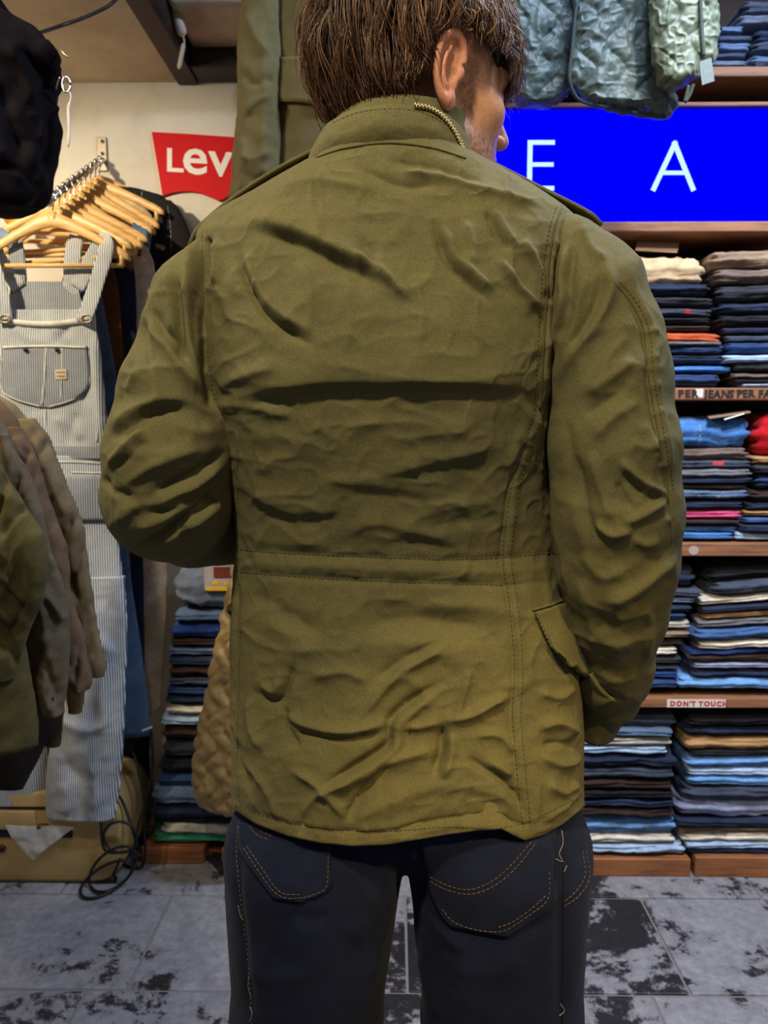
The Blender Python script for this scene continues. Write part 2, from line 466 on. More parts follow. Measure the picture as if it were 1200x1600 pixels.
# --- floor of worn slate tiles, each tile its own piece
def slate():
    m, nt, b = base('slate_tile')
    geo = nt.nodes.new('ShaderNodeNewGeometry')
    oi = nt.nodes.new('ShaderNodeObjectInfo')
    n = noisy(nt, 3.1, 10, 0.68, geo.outputs['Position']); n.inputs['Distortion'].default_value = 0.6
    nb = noisy(nt, 16, 8, 0.7, geo.outputs['Position']); nm = nt.nodes.new('ShaderNodeMix'); nm.inputs[0].default_value = 0.36
    nt.links.new(n.outputs['Fac'], nm.inputs[2]); nt.links.new(nb.outputs['Fac'], nm.inputs[3])
    ad = nt.nodes.new('ShaderNodeMath'); ad.operation = 'MULTIPLY_ADD'; ad.inputs[1].default_value = 0.06
    nt.links.new(oi.outputs['Random'], ad.inputs[0]); nt.links.new(nm.outputs[0], ad.inputs[2])
    r = ramp(nt, ad.outputs[0], [(0.478, lin(38, 37, 41)), (0.494, lin(82, 80, 84)), (0.512, lin(140, 139, 145)), (0.62, lin(158, 157, 163)), (0.8, lin(188, 186, 189))])
    n3 = noisy(nt, 38, 6, 0.7, geo.outputs['Position'])
    r3 = ramp(nt, n3.outputs['Fac'], [(0.35, (0.72, 0.72, 0.72)), (0.62, (1.06, 1.06, 1.06))])
    mx = nt.nodes.new('ShaderNodeMix'); mx.data_type = 'RGBA'; mx.blend_type = 'MULTIPLY'; mx.inputs[0].default_value = 1
    nt.links.new(r.outputs[0], mx.inputs[6]); nt.links.new(r3.outputs[0], mx.inputs[7])
    nt.links.new(mx.outputs[2], b.inputs['Base Color'])
    b.inputs['Roughness'].default_value = 0.55; b.inputs['Specular IOR Level'].default_value = 0.45
    bump(nt, b, n.outputs['Fac'], 0.5, 0.012); bump(nt, b, n3.outputs['Fac'], 0.25, 0.003)
    return m
SLATE = slate()
V, F = box(-2.2, 2.6, -1.2, WALL_Y, -0.06, -0.004)
floor = mesh('floor', V, F, plain('grout', lin(128, 124, 122), 0.95), None, False); floor['kind'] = 'structure'
TW, TD, GAP = 0.64, 0.375, 0.006
y1 = float(W(600, 1400, 1.0)[2]); yr = CAM[2] / (CAM[2] - float(W(600, 1400, 1.0)[2]))   # depth of the joint seen at y=1400
row_off = {0: 0.0}
tV, tF = box(GAP / 2, TW - GAP / 2, GAP / 2, TD - GAP / 2, -0.02, 0.0)
tile_me = None
for r in range(-7, 2):
    y0 = yr + r * TD
    if y0 > WALL_Y: break
    off = {-1: -0.61, 0: -0.28}.get(r, (r * 0.37) % TW - 0.6)
    for k in range(-3, 5):
        x0 = off + k * TW
        if x0 < -2.15 or x0 > 2.3: continue
        if tile_me is None:
            o = mesh('tile', tV, tF, SLATE, floor, False); bevel(o, 0.004); tile_me = o.data
        else:
            o = bpy.data.objects.new('tile', tile_me); col.objects.link(o); o.parent = floor; bevel(o, 0.004)
        o.location = (x0, y0, 0.001 * random.uniform(-1, 1)); o.rotation_euler = (0.002 * random.uniform(-1, 1), 0.002 * random.uniform(-1, 1), 0)

# ================================================================== SHELF UNIT
SHW = wood('shelf_wood', lin(148, 100, 70), lin(104, 66, 44), 0.6)
DARKW = wood('shelf_dark_wood', lin(52, 34, 24), lin(34, 22, 16), 0.75)
UX0, UX1 = -0.24, 1.62
def zpx(py, d=SHELF_Y, px=1050): return float(W(px, py, d)[2])
unit = thing('wooden_shelf_unit', 'brown wooden wall shelf unit loaded with folded jeans behind the person', 'shelf', (0.7, 2.34, 0))
boards = {'top': (104, 120), 'lintel': (159, 166), 'screen': (346, 362), 'hand': (606, 625), 'mid': (849, 869), 'touch': (1091, 1106)}
BZ = {}
for k, (a, b) in boards.items():
    z1, z0 = zpx(a), zpx(b); BZ[k] = (z0, z1)
    dep = 0.04 if k == 'lintel' else 0.31
    V, F = box(UX0 + 0.021, UX1 - 0.021, SHELF_Y, SHELF_Y + dep, z0, z1)
    o = mesh('shelf_board', V, F, SHW, unit, False); bevel(o, 0.003)
for x in (UX0, UX1 - 0.02):
    V, F = box(x, x + 0.02, SHELF_Y + 0.005, SHELF_Y + 0.31, 0.0, 2.6); mesh('upright', V, F, DARKW, unit, False)
xu = float(W(1172, 400, SHELF_Y + 0.2)[0])
V, F = box(UX0, UX1, SHELF_Y + 0.311, WALL_Y - 0.002, 0.0, 2.6); mesh('back_panel', V, F, DARKW, unit, False)

# lettering along the board edges
INK = plain('marker_ink', lin(34, 22, 20), 0.8)
def lettering(s, px, py, size_px, mat, parent, d=SHELF_Y - 0.0008, bold=0.0, shear=0.0, jitter=0.0, spacing=1.0, name='lettering'):
    h = size_px / FPX * d; parts = []; x = float(W(px, py, d)[0]); z = zpx(py, d, px)
    for ch in s:
        if ch == ' ': x += h * 0.35; continue
        V, F = text_mesh(ch, h * 1.38, 0.0004, shear, bold)
        if not len(V): continue
        wdt = V[:, 0].max()
        a = random.uniform(-jitter, jitter); q = V.copy()
        q[:, 0] = V[:, 0] * math.cos(a) - V[:, 1] * math.sin(a); q[:, 1] = V[:, 0] * math.sin(a) + V[:, 1] * math.cos(a)
        parts.append((np.stack([x + q[:, 0], d - q[:, 2], z + q[:, 1]], 1), F)); x += (wdt + h * 0.17) * spacing
    V, F = join(parts)
    return mesh(name, V, F, mat, parent, False)
lettering('PER', 1060, 621, 11.5, INK, unit, bold=0.0012, jitter=0.08, spacing=0.98)
lettering('JEANS PER FAVORE', 1101, 621, 11.5, INK, unit, bold=0.0012, jitter=0.09, spacing=0.86)
PAPER = plain('sticker_paper', lin(222, 218, 208), 0.7)
def sticker(x0, x1, y0, y1, label=None, parent=unit, d=SHELF_Y - 0.0004, mat=PAPER):
    a = W(x0, y1, d); b = W(x1, y0, d); V, F = box(a[0], b[0], d - 0.0004, d + 0.0003, a[2], b[2])
    o = mesh('sticker', V, F, mat, parent, False)
    if label: o['label'] = label
    return o
sticker(1086, 1099, 607.5, 621, 'small white sticker on shelf edge')
st = sticker(1042, 1134, 1093, 1105, 'white sticker with red handwriting')
lettering("DON'T TOUCH", 1047, 1103, 8, plain('red_ink', lin(190, 40, 48), 0.8), unit, SHELF_Y - 0.0012, 0.0010, 0, 0.06, 1.02)
# worn round sticker
a = np.linspace(0, 2 * math.pi, 20, endpoint=False); c0 = W(1084, 860, SHELF_Y - 0.001)
V = np.concatenate([np.stack([c0[0] + 0.0135 * np.cos(a), np.full(20, SHELF_Y - e), c0[2] + 0.0125 * np.sin(a)], 1) for e in (0.001, -0.0004)])
mesh('sticker', V, [tuple(range(20)), tuple(range(39, 19, -1))] + [(i, (i + 1) % 20, 20 + (i + 1) % 20, 20 + i) for i in range(20)], plain('worn_paper', lin(178, 158, 150), 0.8), unit, False)['label'] = 'round worn pale sticker'

# --- screen
scr = thing('display_screen', 'wide low display screen glowing saturated blue between shelf boards', 'screen', (0.6, 2.25, BZ['screen'][1] + 0.001))
sx0, sx1 = float(W(560, 250, SHELF_Y)[0]), UX1 - 0.03
sz0, sz1 = BZ['screen'][1] + 0.002, BZ['lintel'][0] - 0.002
V, F = box(sx0, sx1, SHELF_Y + 0.013, SHELF_Y + 0.06, sz0, sz1); bevel(mesh('bezel', V, F, plain('bezel_black', (0.01, 0.01, 0.012), 0.4), scr, False), 0.002)
BLUE = plain('screen_blue', (0, 0, 0), 0.6, 0.0, 0.0, emit=(0.0, 0.0, 1.0), es=4.0)
V, F = box(sx0 + 0.006, sx1 - 0.006, SHELF_Y + 0.010, SHELF_Y + 0.0129, sz0 + 0.002, sz1 - 0.002); mesh('panel', V, F, BLUE, scr, False)
LET = plain('screen_letter', (0, 0, 0), 0.6, 0.0, 0.0, emit=(0.62, 0.93, 1.0), es=1.05)
def stroke(p, q, wd, d):
    a, b = W(*p, d), W(*q, d); t = (b - a) / np.linalg.norm(b - a); n = np.cross(t, (0, 1, 0)); c = (a + b) / 2
    return obox(c, t * np.linalg.norm(b - a) / 2, (0, 0.0006, 0), n * wd / FPX * d / 2)
dl = SHELF_Y + 0.0094
E = join([stroke((828.5, 219), (827, 298), 7.5, dl), stroke((825, 222.5), (867, 222.5), 6.5, dl), stroke((825, 257), (865, 257), 6, dl), stroke((823, 294), (866, 294), 6.5, dl)])
mesh('letter', *E, LET, scr, False)['label'] = 'white letter E on the screen'
A = join([stroke((1056, 221), (1020, 298), 7.5, dl), stroke((1053, 221), (1084, 298), 7.5, dl), stroke((1034, 270), (1074, 270), 6, dl)])
mesh('letter', *A, LET, scr, False)['label'] = 'white letter A on the screen'

# ================================================================== FOLDED JEANS
DEN = {
 'cream': (205, 178, 140), 'white': (226, 216, 200), 'navy': (38, 48, 74), 'black': (28, 28, 36), 'charcoal': (46, 48, 56),
 'dark brown': (58, 42, 38), 'rust orange': (196, 88, 50), 'mid blue': (66, 98, 150), 'bright blue': (74, 126, 196), 'dark blue': (44, 66, 110),
 'taupe': (140, 118, 98), 'brown grey': (112, 96, 88), 'slate': (66, 74, 92), 'pale blue': (168, 192, 222), 'light blue': (110, 156, 214),
 'pink': (214, 82, 130), 'red': (196, 22, 34), 'tan': (176, 136, 92), 'grey': (118, 118, 124), 'steel blue': (92, 112, 142), 'lilac grey': (148, 154, 186),
 'green': (62, 142, 104), 'light grey': (176, 172, 160), 'royal blue': (40, 66, 132), 'grey blue': (104, 112, 130)}
def den(c): return cloth('denim_' + c.replace(' ', '_'), lin(*DEN[c]), 0.92, 0.28, 30, 0.1)
ORD = ['top', 'second', 'third', 'fourth', 'fifth', 'sixth', 'seventh', 'eighth', 'ninth', 'tenth', 'eleventh', 'twelfth', 'thirteenth', 'fourteenth', 'fifteenth', 'sixteenth', 'seventeenth', 'eighteenth', 'nineteenth', 'twentieth', 'twenty-first', 'twenty-second']
STR = cloth('label_red', lin(190, 40, 44), 0.8)
def folded(cname, x0, x1, y0, dep, z0, z1, seed, slope=0.0, layers=1, sagx=0.0, xr=None, rough=1.0):
    r = np.random.default_rng(seed)
    nx, nu = 34, 40
    u = np.linspace(0, 2 * math.pi, nu, endpoint=False)
    X = np.concatenate([np.linspace(-1, -0.86, 6), np.linspace(-0.8, 0.8, nx - 12), np.linspace(0.86, 1, 6)])
    hx, hz, hy = (x1 - x0) / 2, (z1 - z0) / 2, dep / 2
    nn = 3.0
    cy = np.sign(np.cos(u)) * np.abs(np.cos(u)) ** (2 / 3.4); cz = np.sign(np.sin(u)) * np.abs(np.sin(u)) ** (2 / 2.4)
    V = np.empty((nx, nu, 3))
    rr = hz * 1.05
    for i, t in enumerate(X):
        e = abs(t); over = max(0, (e - (1 - rr / hx)) / (rr / hx)); k = math.sqrt(max(0, 1 - over ** 2.6))
        k = max(k, 0.05)
        V[i, :, 0] = t * hx; V[i, :, 1] = -cy * (hy - hz * (1 - k)); V[i, :, 2] = cz * hz * k
    q = V.reshape(-1, 3).copy()
    # folded layers: grooves round the edge
    zz = q[:, 2] / hz
    sh = 0.35 * fbm(np.stack([q[:, 0] * 7, 0 * zz, 0 * zz + seed], 1), 1, seed, 2)
    g = 0
    for gz in ([0.0] if layers == 1 else [-0.33, 0.33]):
        g = g + np.exp(-((zz - gz - sh) / (0.16 if layers == 1 else 0.13)) ** 2)
    fr = sstep(0.55, 0.95, np.abs(q[:, 1]) / hy) ; sd = sstep(0.75, 0.98, np.abs(q[:, 0]) / hx)
    q[:, 1] += np.sign(q[:, 1]) * -g * fr * min(0.010, hz * 0.65); q[:, 0] += np.sign(q[:, 0]) * -g * sd * min(0.014, hz * 0.8)
    pn = q + np.array([seed * 1.7, 0, seed * 0.9])
    q[:, 1] += rough * 0.008 * fbm(pn * np.array([1, 1, 3]), 14, seed) * (q[:, 1] < 0) + rough * 0.002 * fbm(pn, 60, seed + 3)
    q[:, 0] += rough * 0.008 * fbm(pn, 11, seed + 2, 2)
    q[:, 2] += hz * 0.22 * rough * fbm(pn * np.array([1, 1, 0.3]), 16, seed + 4) + hz * .12 * fbm(pn, 55, seed + 9)
    q[:, 2] += slope * q[:, 0] + sagx * ((q[:, 0] / hx) ** 2)
    q += np.array([(x0 + x1) / 2, y0 + hy, (z0 + z1) / 2])
    F = grid_faces(nx, nu, True) + [tuple(range(nu))[::-1], tuple((nx - 1) * nu + j for j in range(nu))]
    return q, F
CNT = {}
ALLJ = []
def stack(items, place, group, d=SHELF_Y + 0.012, dep=0.27, slope=0.0, sag=0.0, zf=0.0):
    """items from the top: (colour, y top, y bottom, left px, right px[, extra])"""
    n = len(items)
    for i, it in enumerate(items):
        c, ya, yb, xl, xr = it[:5]; ex = it[5] if len(it) > 5 else {}
        x0, x1 = float(W(xl, ya, d)[0]), float(W(xr, ya, d)[0]); z1, z0 = float(W(xl, ya, d)[2]), float(W(xl, yb, d)[2])
        z0 = max(z0, zf + 0.001); z1 = max(z1, z0 + 0.008)
        seed = len(ALLJ) * 13 + 5
        V, F = folded(c, x0, x1, d + random.uniform(-0.004, 0.012), dep + random.uniform(-0.02, 0.01), z0, z1, seed,
                      ex.get('slope', slope * (n - 1 - i) / max(1, n - 1)), 2 if (z1 - z0) > 0.034 else 1, sag)
        V[:, 2] = np.maximum(V[:, 2], zf + 0.0008)
        pos = ORD[i] if i < n - 1 else 'bottom'
        kind = ex.get('kind', 'jeans')
        lab = f"{c} folded {kind}, {pos + ' from top' if pos not in ('top', 'bottom') else pos + ' one'}, {place}"
        t = thing('folded_' + kind, lab, kind, ((x0 + x1) / 2, d + dep / 2, z0), group)
        b = mesh('folded_cloth', V, F, den(c), t); ALLJ.append(t)
        if 'tag' in ex:
            tr = bvh(V, F); x, y, w_, h_, colr = ex['tag']
            pv = patch(tr, [(x, y), (x, y + h_)], [(x + w_, y), (x + w_, y + h_)], 0.0008, 0.0008, 6, 4)
            mesh('label_patch', *pv, cloth('patch_%d_%d_%d' % colr, lin(*colr), 0.7), b)
        if 'arc' in ex:
            tr = bvh(V, F); mesh('stitching', *stitch(tr, ex['arc'], 0.0011, 6, 2, 0.0005), cloth('pale_thread', lin(200, 190, 160), 0.8), b)['kind'] = 'stuff'
S1 = 'left stack right under blue screen'
stack([('cream', 393, 447, 972, 1113, dict(kind='trousers')), ('navy', 440, 462, 968, 1114), ('charcoal', 461, 478, 966, 1117), ('slate', 477, 494, 965, 1119, dict(tag=(1069, 484, 11, 5, (200, 40, 50)))),
       ('black', 493, 506, 960, 1115), ('dark brown', 506, 517, 960, 1116), ('rust orange', 516, 536, 970, 1130, dict(kind='trousers', slope=-0.03)), ('grey', 532, 540, 965, 1130),
       ('dark blue', 538, 553, 965, 1135), ('navy', 552, 569, 968, 1136), ('bright blue', 569, 582, 970, 1151), ('dark blue', 582, 604, 968, 1131)], S1, 'jeans in left stack under the screen', slope=-0.02, zf=BZ['hand'][1])
S1r = 'right stack right under blue screen'
stack([('taupe', 386, 420, 1112, 1262, dict(kind='trousers')), ('brown grey', 414, 442, 1118, 1262, dict(kind='trousers')), ('charcoal', 441, 469, 1122, 1265), ('navy', 468, 489, 1124, 1268), ('black', 488, 509, 1126, 1268),
       ('navy', 508, 521, 1132, 1270), ('slate', 520, 534, 1138, 1270), ('dark blue', 531, 552, 1134, 1275), ('pale blue', 552, 567, 1132, 1275), ('charcoal', 566, 580, 1146, 1275),
       ('brown grey', 581, 592, 1146, 1272), ('black', 591, 599, 1150, 1275), ('pale blue', 598, 605, 1160, 1270)], S1r, 'jeans in right stack under the screen', slope=0.03, zf=BZ['hand'][1])
S2 = 'left stack below handwritten shelf edge'
stack([('bright blue', 649, 703, 1046, 1185, dict(arc=[(1092, 655), (1094, 675), (1092, 700)])), ('brown grey', 697, 721, 1044, 1178), ('slate', 717, 735, 1042, 1180, dict(tag=(1113, 721, 18, 8, (190, 60, 70)))), ('grey', 731, 751, 1044, 1180),
       ('navy', 745, 758, 1042, 1178), ('dark brown', 757, 766, 1044, 1172), ('steel blue', 764, 782, 1046, 1173, dict(arc=[(1085, 767), (1100, 779), (1118, 779), (1132, 767)])), ('navy', 782, 797, 1042, 1166),
       ('pink', 795, 814, 1042, 1166, dict(kind='trousers')), ('dark brown', 812, 821, 1044, 1160), ('mid blue', 820, 834, 1040, 1158), ('bright blue', 830, 848, 1042, 1152)], S2, 'jeans in left stack below the handwritten edge', slope=0.02, zf=BZ['mid'][1])
S2r = 'right stack below handwritten shelf edge'
stack([('red', 642, 710, 1182, 1330, dict(kind='trousers')), ('tan', 711, 727, 1178, 1325), ('charcoal', 725, 741, 1180, 1325), ('dark blue', 740, 764, 1182, 1325), ('dark brown', 764, 784, 1176, 1320),
       ('navy', 784, 799, 1170, 1320), ('tan', 797, 809, 1166, 1320), ('mid blue', 808, 820, 1164, 1318), ('navy', 819, 834, 1160, 1318), ('pale blue', 832, 848, 1153, 1315)], S2r, 'jeans in right stack below the handwritten edge', slope=0.02, zf=BZ['mid'][1])
S3 = 'left stack above the red-lettered sticker'
stack([('navy', 886, 921, 950, 1096), ('slate', 920, 936, 952, 1102), ('steel blue', 931, 946, 950, 1092), ('navy', 945, 959, 952, 1085), ('dark blue', 957, 971, 950, 1076), ('light grey', 969, 986, 950, 1083),
       ('taupe', 985, 999, 946, 1081), ('dark brown', 998, 1011, 944, 1072), ('white', 1010, 1028, 940, 1065), ('charcoal', 1026, 1040, 938, 1068), ('slate', 1039, 1050, 938, 1063), ('royal blue', 1049, 1064, 936, 1067), ('dark blue', 1062, 1080, 934, 1062)],
      S3, 'jeans in left stack above the red-lettered sticker', zf=BZ['touch'][1])
S3r = 'right stack above the red-lettered sticker'
stack([('black', 886, 906, 1112, 1262), ('slate', 902, 928, 1118, 1265), ('white', 929, 945, 1098, 1262), ('navy', 944, 956, 1100, 1260), ('tan', 954, 967, 1104, 1260), ('grey', 965, 982, 1092, 1258), ('mid blue', 979, 1002, 1086, 1255),
       ('white', 1000, 1017, 1096, 1252), ('royal blue', 1015, 1026, 1080, 1250), ('dark brown', 1024, 1036, 1078, 1248), ('lilac grey', 1035, 1048, 1086, 1246), ('navy', 1046, 1066, 1086, 1244), ('light blue', 1060, 1081, 1062, 1235)],
      S3r, 'jeans in right stack above the red-lettered sticker', slope=0.10, zf=BZ['touch'][1])
S4 = 'left stack on the floor planks'
stack([('slate', 1117, 1141, 912, 1063), ('steel blue', 1138, 1154, 905, 1056), ('light grey', 1151, 1168, 902, 1053), ('pale blue', 1165, 1182, 900, 1045), ('navy', 1178, 1202, 898, 1060), ('slate', 1198, 1222, 896, 1058), ('dark brown', 1219, 1236, 894, 1054),
       ('black', 1235, 1250, 892, 1056), ('navy', 1249, 1263, 892, 1056), ('dark brown', 1261, 1280, 890, 1056), ('light blue', 1278, 1307, 888, 1064, dict(arc=[(960, 1280), (966, 1296), (985, 1302), (1008, 1296), (1014, 1280)])), ('white', 1304, 1322, 886, 1058), ('pale blue', 1318, 1344, 884, 1076)],
      S4, 'jeans in left stack on the floor planks', dep=0.26, zf=zpx(1343, SHELF_Y - 0.002))
S4r = 'right stack on the floor planks'
stack([('black', 1121, 1138, 1078, 1235), ('navy', 1136, 1156, 1076, 1235), ('tan', 1154, 1176, 1074, 1234), ('charcoal', 1172, 1186, 1080, 1234), ('light blue', 1184, 1204, 1072, 1232), ('pale blue', 1202, 1217, 1078, 1230), ('light blue', 1212, 1232, 1074, 1232),
       ('slate', 1229, 1254, 1070, 1230), ('lilac grey', 1250, 1284, 1062, 1228), ('navy', 1281, 1295, 1056, 1228), ('taupe', 1293, 1306, 1062, 1228), ('white', 1303, 1322, 1066, 1226), ('pale blue', 1316, 1330, 1072, 1226), ('navy', 1326, 1341, 1076, 1226)],
      S4r, 'jeans in right stack on the floor planks', slope=0.01, dep=0.26, zf=zpx(1341, SHELF_Y - 0.002))
stack([('slate', -8, 20, 1165, 1300), ('grey blue', 12, 36, 1158, 1300), ('steel blue', 34, 50, 1126, 1166), ('slate', 48, 63, 1124, 1180), ('steel blue', 60, 80, 1122, 1180), ('slate', 78, 91, 1120, 1172), ('grey blue', 89, 104, 1112, 1172)],
      'on the top shelf beside the quilted liners', 'jeans on the top shelf', dep=0.26, zf=BZ['top'][1])
stack([('navy', 36, 62, 1182, 1300), ('slate', 58, 82, 1176, 1300), ('steel blue', 80, 104, 1174, 1300)], 'at right end of the top shelf', 'jeans at right of the top shelf', dep=0.26, zf=BZ['top'][1])
LC = 'stack left of the person'
DL = 2.22
stack([('grey blue', 884, 956, 263, 400), ('steel blue', 956, 974, 268, 400), ('royal blue', 973, 1001, 260, 398), ('dark brown', 999, 1014, 262, 398), ('steel blue', 1012, 1029, 257, 398), ('navy', 1027, 1043, 258, 400), ('dark brown', 1041, 1060, 260, 398), ('slate', 1057, 1075, 258, 398),
       ('dark blue', 1074, 1090, 256, 398), ('navy', 1088, 1106, 254, 396), ('white', 1105, 1123, 254, 392, dict(slope=-0.05)), ('pale blue', 1121, 1138, 246, 392), ('dark brown', 1137, 1162, 248, 394), ('charcoal', 1160, 1190, 246, 396), ('black', 1188, 1214, 242, 396), ('dark blue', 1212, 1232, 238, 396),
       ('steel blue', 1230, 1262, 234, 394), ('navy', 1258, 1284, 232, 396), ('black', 1280, 1292, 234, 396), ('light grey', 1288, 1312, 246, 394), ('green', 1303, 1324, 231, 398)], LC, 'clothes in stack left of the person', d=DL, dep=0.25, zf=zpx(1323, DL + 0.06, 330))
# price tag on the top pair of the left stack
tj = ALLJ[-21]; tb = [c for c in tj.children][0]
a, b = W(320, 922, DL - 0.004), W(384, 886, DL - 0.004)
V, F = box(a[0], b[0], DL - 0.007, DL + 0.02, a[2], b[2]); tg = mesh('label_patch', V, F, plain('tag_grey', lin(168, 160, 160), 0.6), tb, False); tg['label'] = 'paper label with yellow lettering'
a, b = W(334, 903, DL - 0.008), W(380, 886, DL - 0.008); V, F = box(a[0], b[0], DL - 0.0085, DL - 0.007, a[2], b[2]); mesh('label_patch', V, F, cloth('leather_red', lin(112, 50, 40), 0.6), tb, False)
a, b = W(322, 923, DL - 0.008), W(384, 917, DL - 0.008); V, F = box(a[0], b[0], DL - 0.0085, DL - 0.007, a[2], b[2]); YEL = plain('tag_yellow', lin(236, 186, 20), 0.6); mesh('label_patch', V, F, YEL, tb, False)
lettering('Wrangler', 331, 914, 7, YEL, tb, DL - 0.0078, 0.0012, 0.1, 0.0, 0.95)

# planks and blocks under the floor-level stacks
PLK = wood('plank_wood', lin(156, 98, 58), lin(110, 66, 38), 0.6)
def plank(name, x0, x1, y0, y1, d, dep, label, cat='plank'):
    a, b = W(x0, y1, d), W(x1, y0, d); z0 = 0.0
    V, F = box(0, 1, 0, 1, 0, 1); V = np.array(V); V = np.stack([a[0] + V[:, 0] * (b[0] - a[0]), d + V[:, 1] * dep, z0 + V[:, 2] * (b[2] - z0)], 1)
    o = mesh(name, V, F, PLK, None, False, ((a[0] + b[0]) / 2, d + dep / 2, 0)); bevel(o, 0.004, 3); tag(o, label, cat); return o
plank('wooden_plank', 780, 1080, 1343, 1366, SHELF_Y - 0.002, 0.28, 'orange-brown plank on floor under left jeans stack beside the person', 'plank')
plank('wooden_plank', 1086, 1300, 1341, 1366, SHELF_Y - 0.002, 0.28, 'brown plank on floor at the right edge under pale jeans', 'plank')
plank('wooden_block', 222, 318, 1324, 1356, DL + 0.0, 0.2, 'orange wooden block under green cloth left of the person', 'block')
plank('wooden_block', 326, 346, 1323, 1346, DL + 0.06, 0.12, 'small wooden block in the gap beside the orange block', 'block')
plank('wooden_block', 346, 400, 1327, 1356, DL + 0.01, 0.2, 'wooden block half hidden behind the left trouser leg', 'block')
# loose paper cards on two stacks
CARD = plain('card_tan', lin(150, 122, 98), 0.7)
V, F = obox(W(1027, 386, SHELF_Y + 0.05), (0.056, 0.0, -0.003), (0.006, 0.010, 0.0145), (0, 0.0010, -0.0008))
tag(mesh('paper_card', V, F, CARD, None, False, W(1027, 388, SHELF_Y + 0.06)), 'flat tan card lying on the cream trousers under the screen', 'card')
V, F = obox(W(1138, 647, SHELF_Y + 0.03), (0.055, 0.0, 0.008), (0.008, 0.03, 0.004), (0, 0, 0.0015))
tag(mesh('paper_card', V, F, CARD, None, False, W(1138, 647, SHELF_Y + 0.05)), 'tan paper card on top of the bright blue jeans', 'card')
V, F = obox(W(1146, 650, SHELF_Y + 0.01), (0.026, 0.0, 0.008), (0.004, 0.015, 0.002), (0, 0.0004, 0.0015))
tag(mesh('paper_card', V, F, PAPER, None, False, W(1146, 650, SHELF_Y + 0.01)), 'small white paper slip on the bright blue jeans', 'card')

# ================================================================== PERSON
person = thing('person', 'person seen from behind in olive field jacket and dark jeans, head turned right', 'person', (0.0, 0.93, 0.0))
OLIVE = cloth('olive_cotton', lin(106, 99, 63), 0.85, 0.10, 9, 0.02, 900, 0.22, 0.2)
OLIVE_D = cloth('olive_thread', lin(84, 78, 44), 0.85, 0.1, 9, 0.1)
OLIVE_L = cloth('olive_edge', lin(146, 136, 88), 0.85, 0.1, 9, 0.1)

# ---- torso of the jacket: one ring per height (py, left, right, back depth, half depth)
T = np.array([
 (206, 520, 712, 0.872, 0.090), (222, 505, 728, 0.866, 0.094), (240, 486, 752, 0.860, 0.098), (262, 446, 792, 0.855, 0.101), (285, 405, 834, 0.850, 0.104), (310, 360, 872, 0.845, 0.108),
 (335, 322, 902, 0.839, 0.113), (362, 303, 912, 0.833, 0.118), (400, 302, 898, 0.826, 0.122), (450, 306, 878, 0.816, 0.127), (520, 311, 872, 0.809, 0.131),
 (580, 318, 868, 0.808, 0.132), (640, 330, 864, 0.815, 0.131), (700, 343, 862, 0.824, 0.129), (760, 354, 862, 0.834, 0.127), (830, 363, 868, 0.845, 0.125),
 (880, 365, 878, 0.850, 0.126), (950, 361, 892, 0.846, 0.130), (1050, 357, 904, 0.834, 0.138), (1150, 357, 912, 0.818, 0.146), (1230, 358, 916, 0.806, 0.150),
 (1280, 359, 916, 0.801, 0.152), (1318, 360, 916, 0.799, 0.153)], float)
NV, NB, NFt = 470, 330, 70
R = np.stack([np.interp(np.linspace(0, 1, NV), np.linspace(0, 1, 400), smooth_path(T, 400)[:, c]) for c in range(5)], 1)
yc = R[:, 3] + R[:, 4]; ysil = yc - 0.25 * R[:, 4]
Lx = W(R[:, 1], R[:, 0], ysil)[:, 0]; Rx = W(R[:, 2], R[:, 0], ysil)[:, 0]; Zr = W(np.full(NV, 600.0), R[:, 0], R[:, 3])[:, 2]
# back half fine, front half coarse
th = np.concatenate([np.linspace(-0.12, math.pi + 0.12, NB), np.linspace(math.pi + 0.12, 2 * math.pi - 0.12, NFt + 2)[1:-1]])
NT = len(th); nexp = 2.5
ex = np.sign(np.cos(th)) * np.abs(np.cos(th)) ** (2 / nexp); ey = np.sign(np.sin(th)) * np.abs(np.sin(th)) ** (2 / nexp)
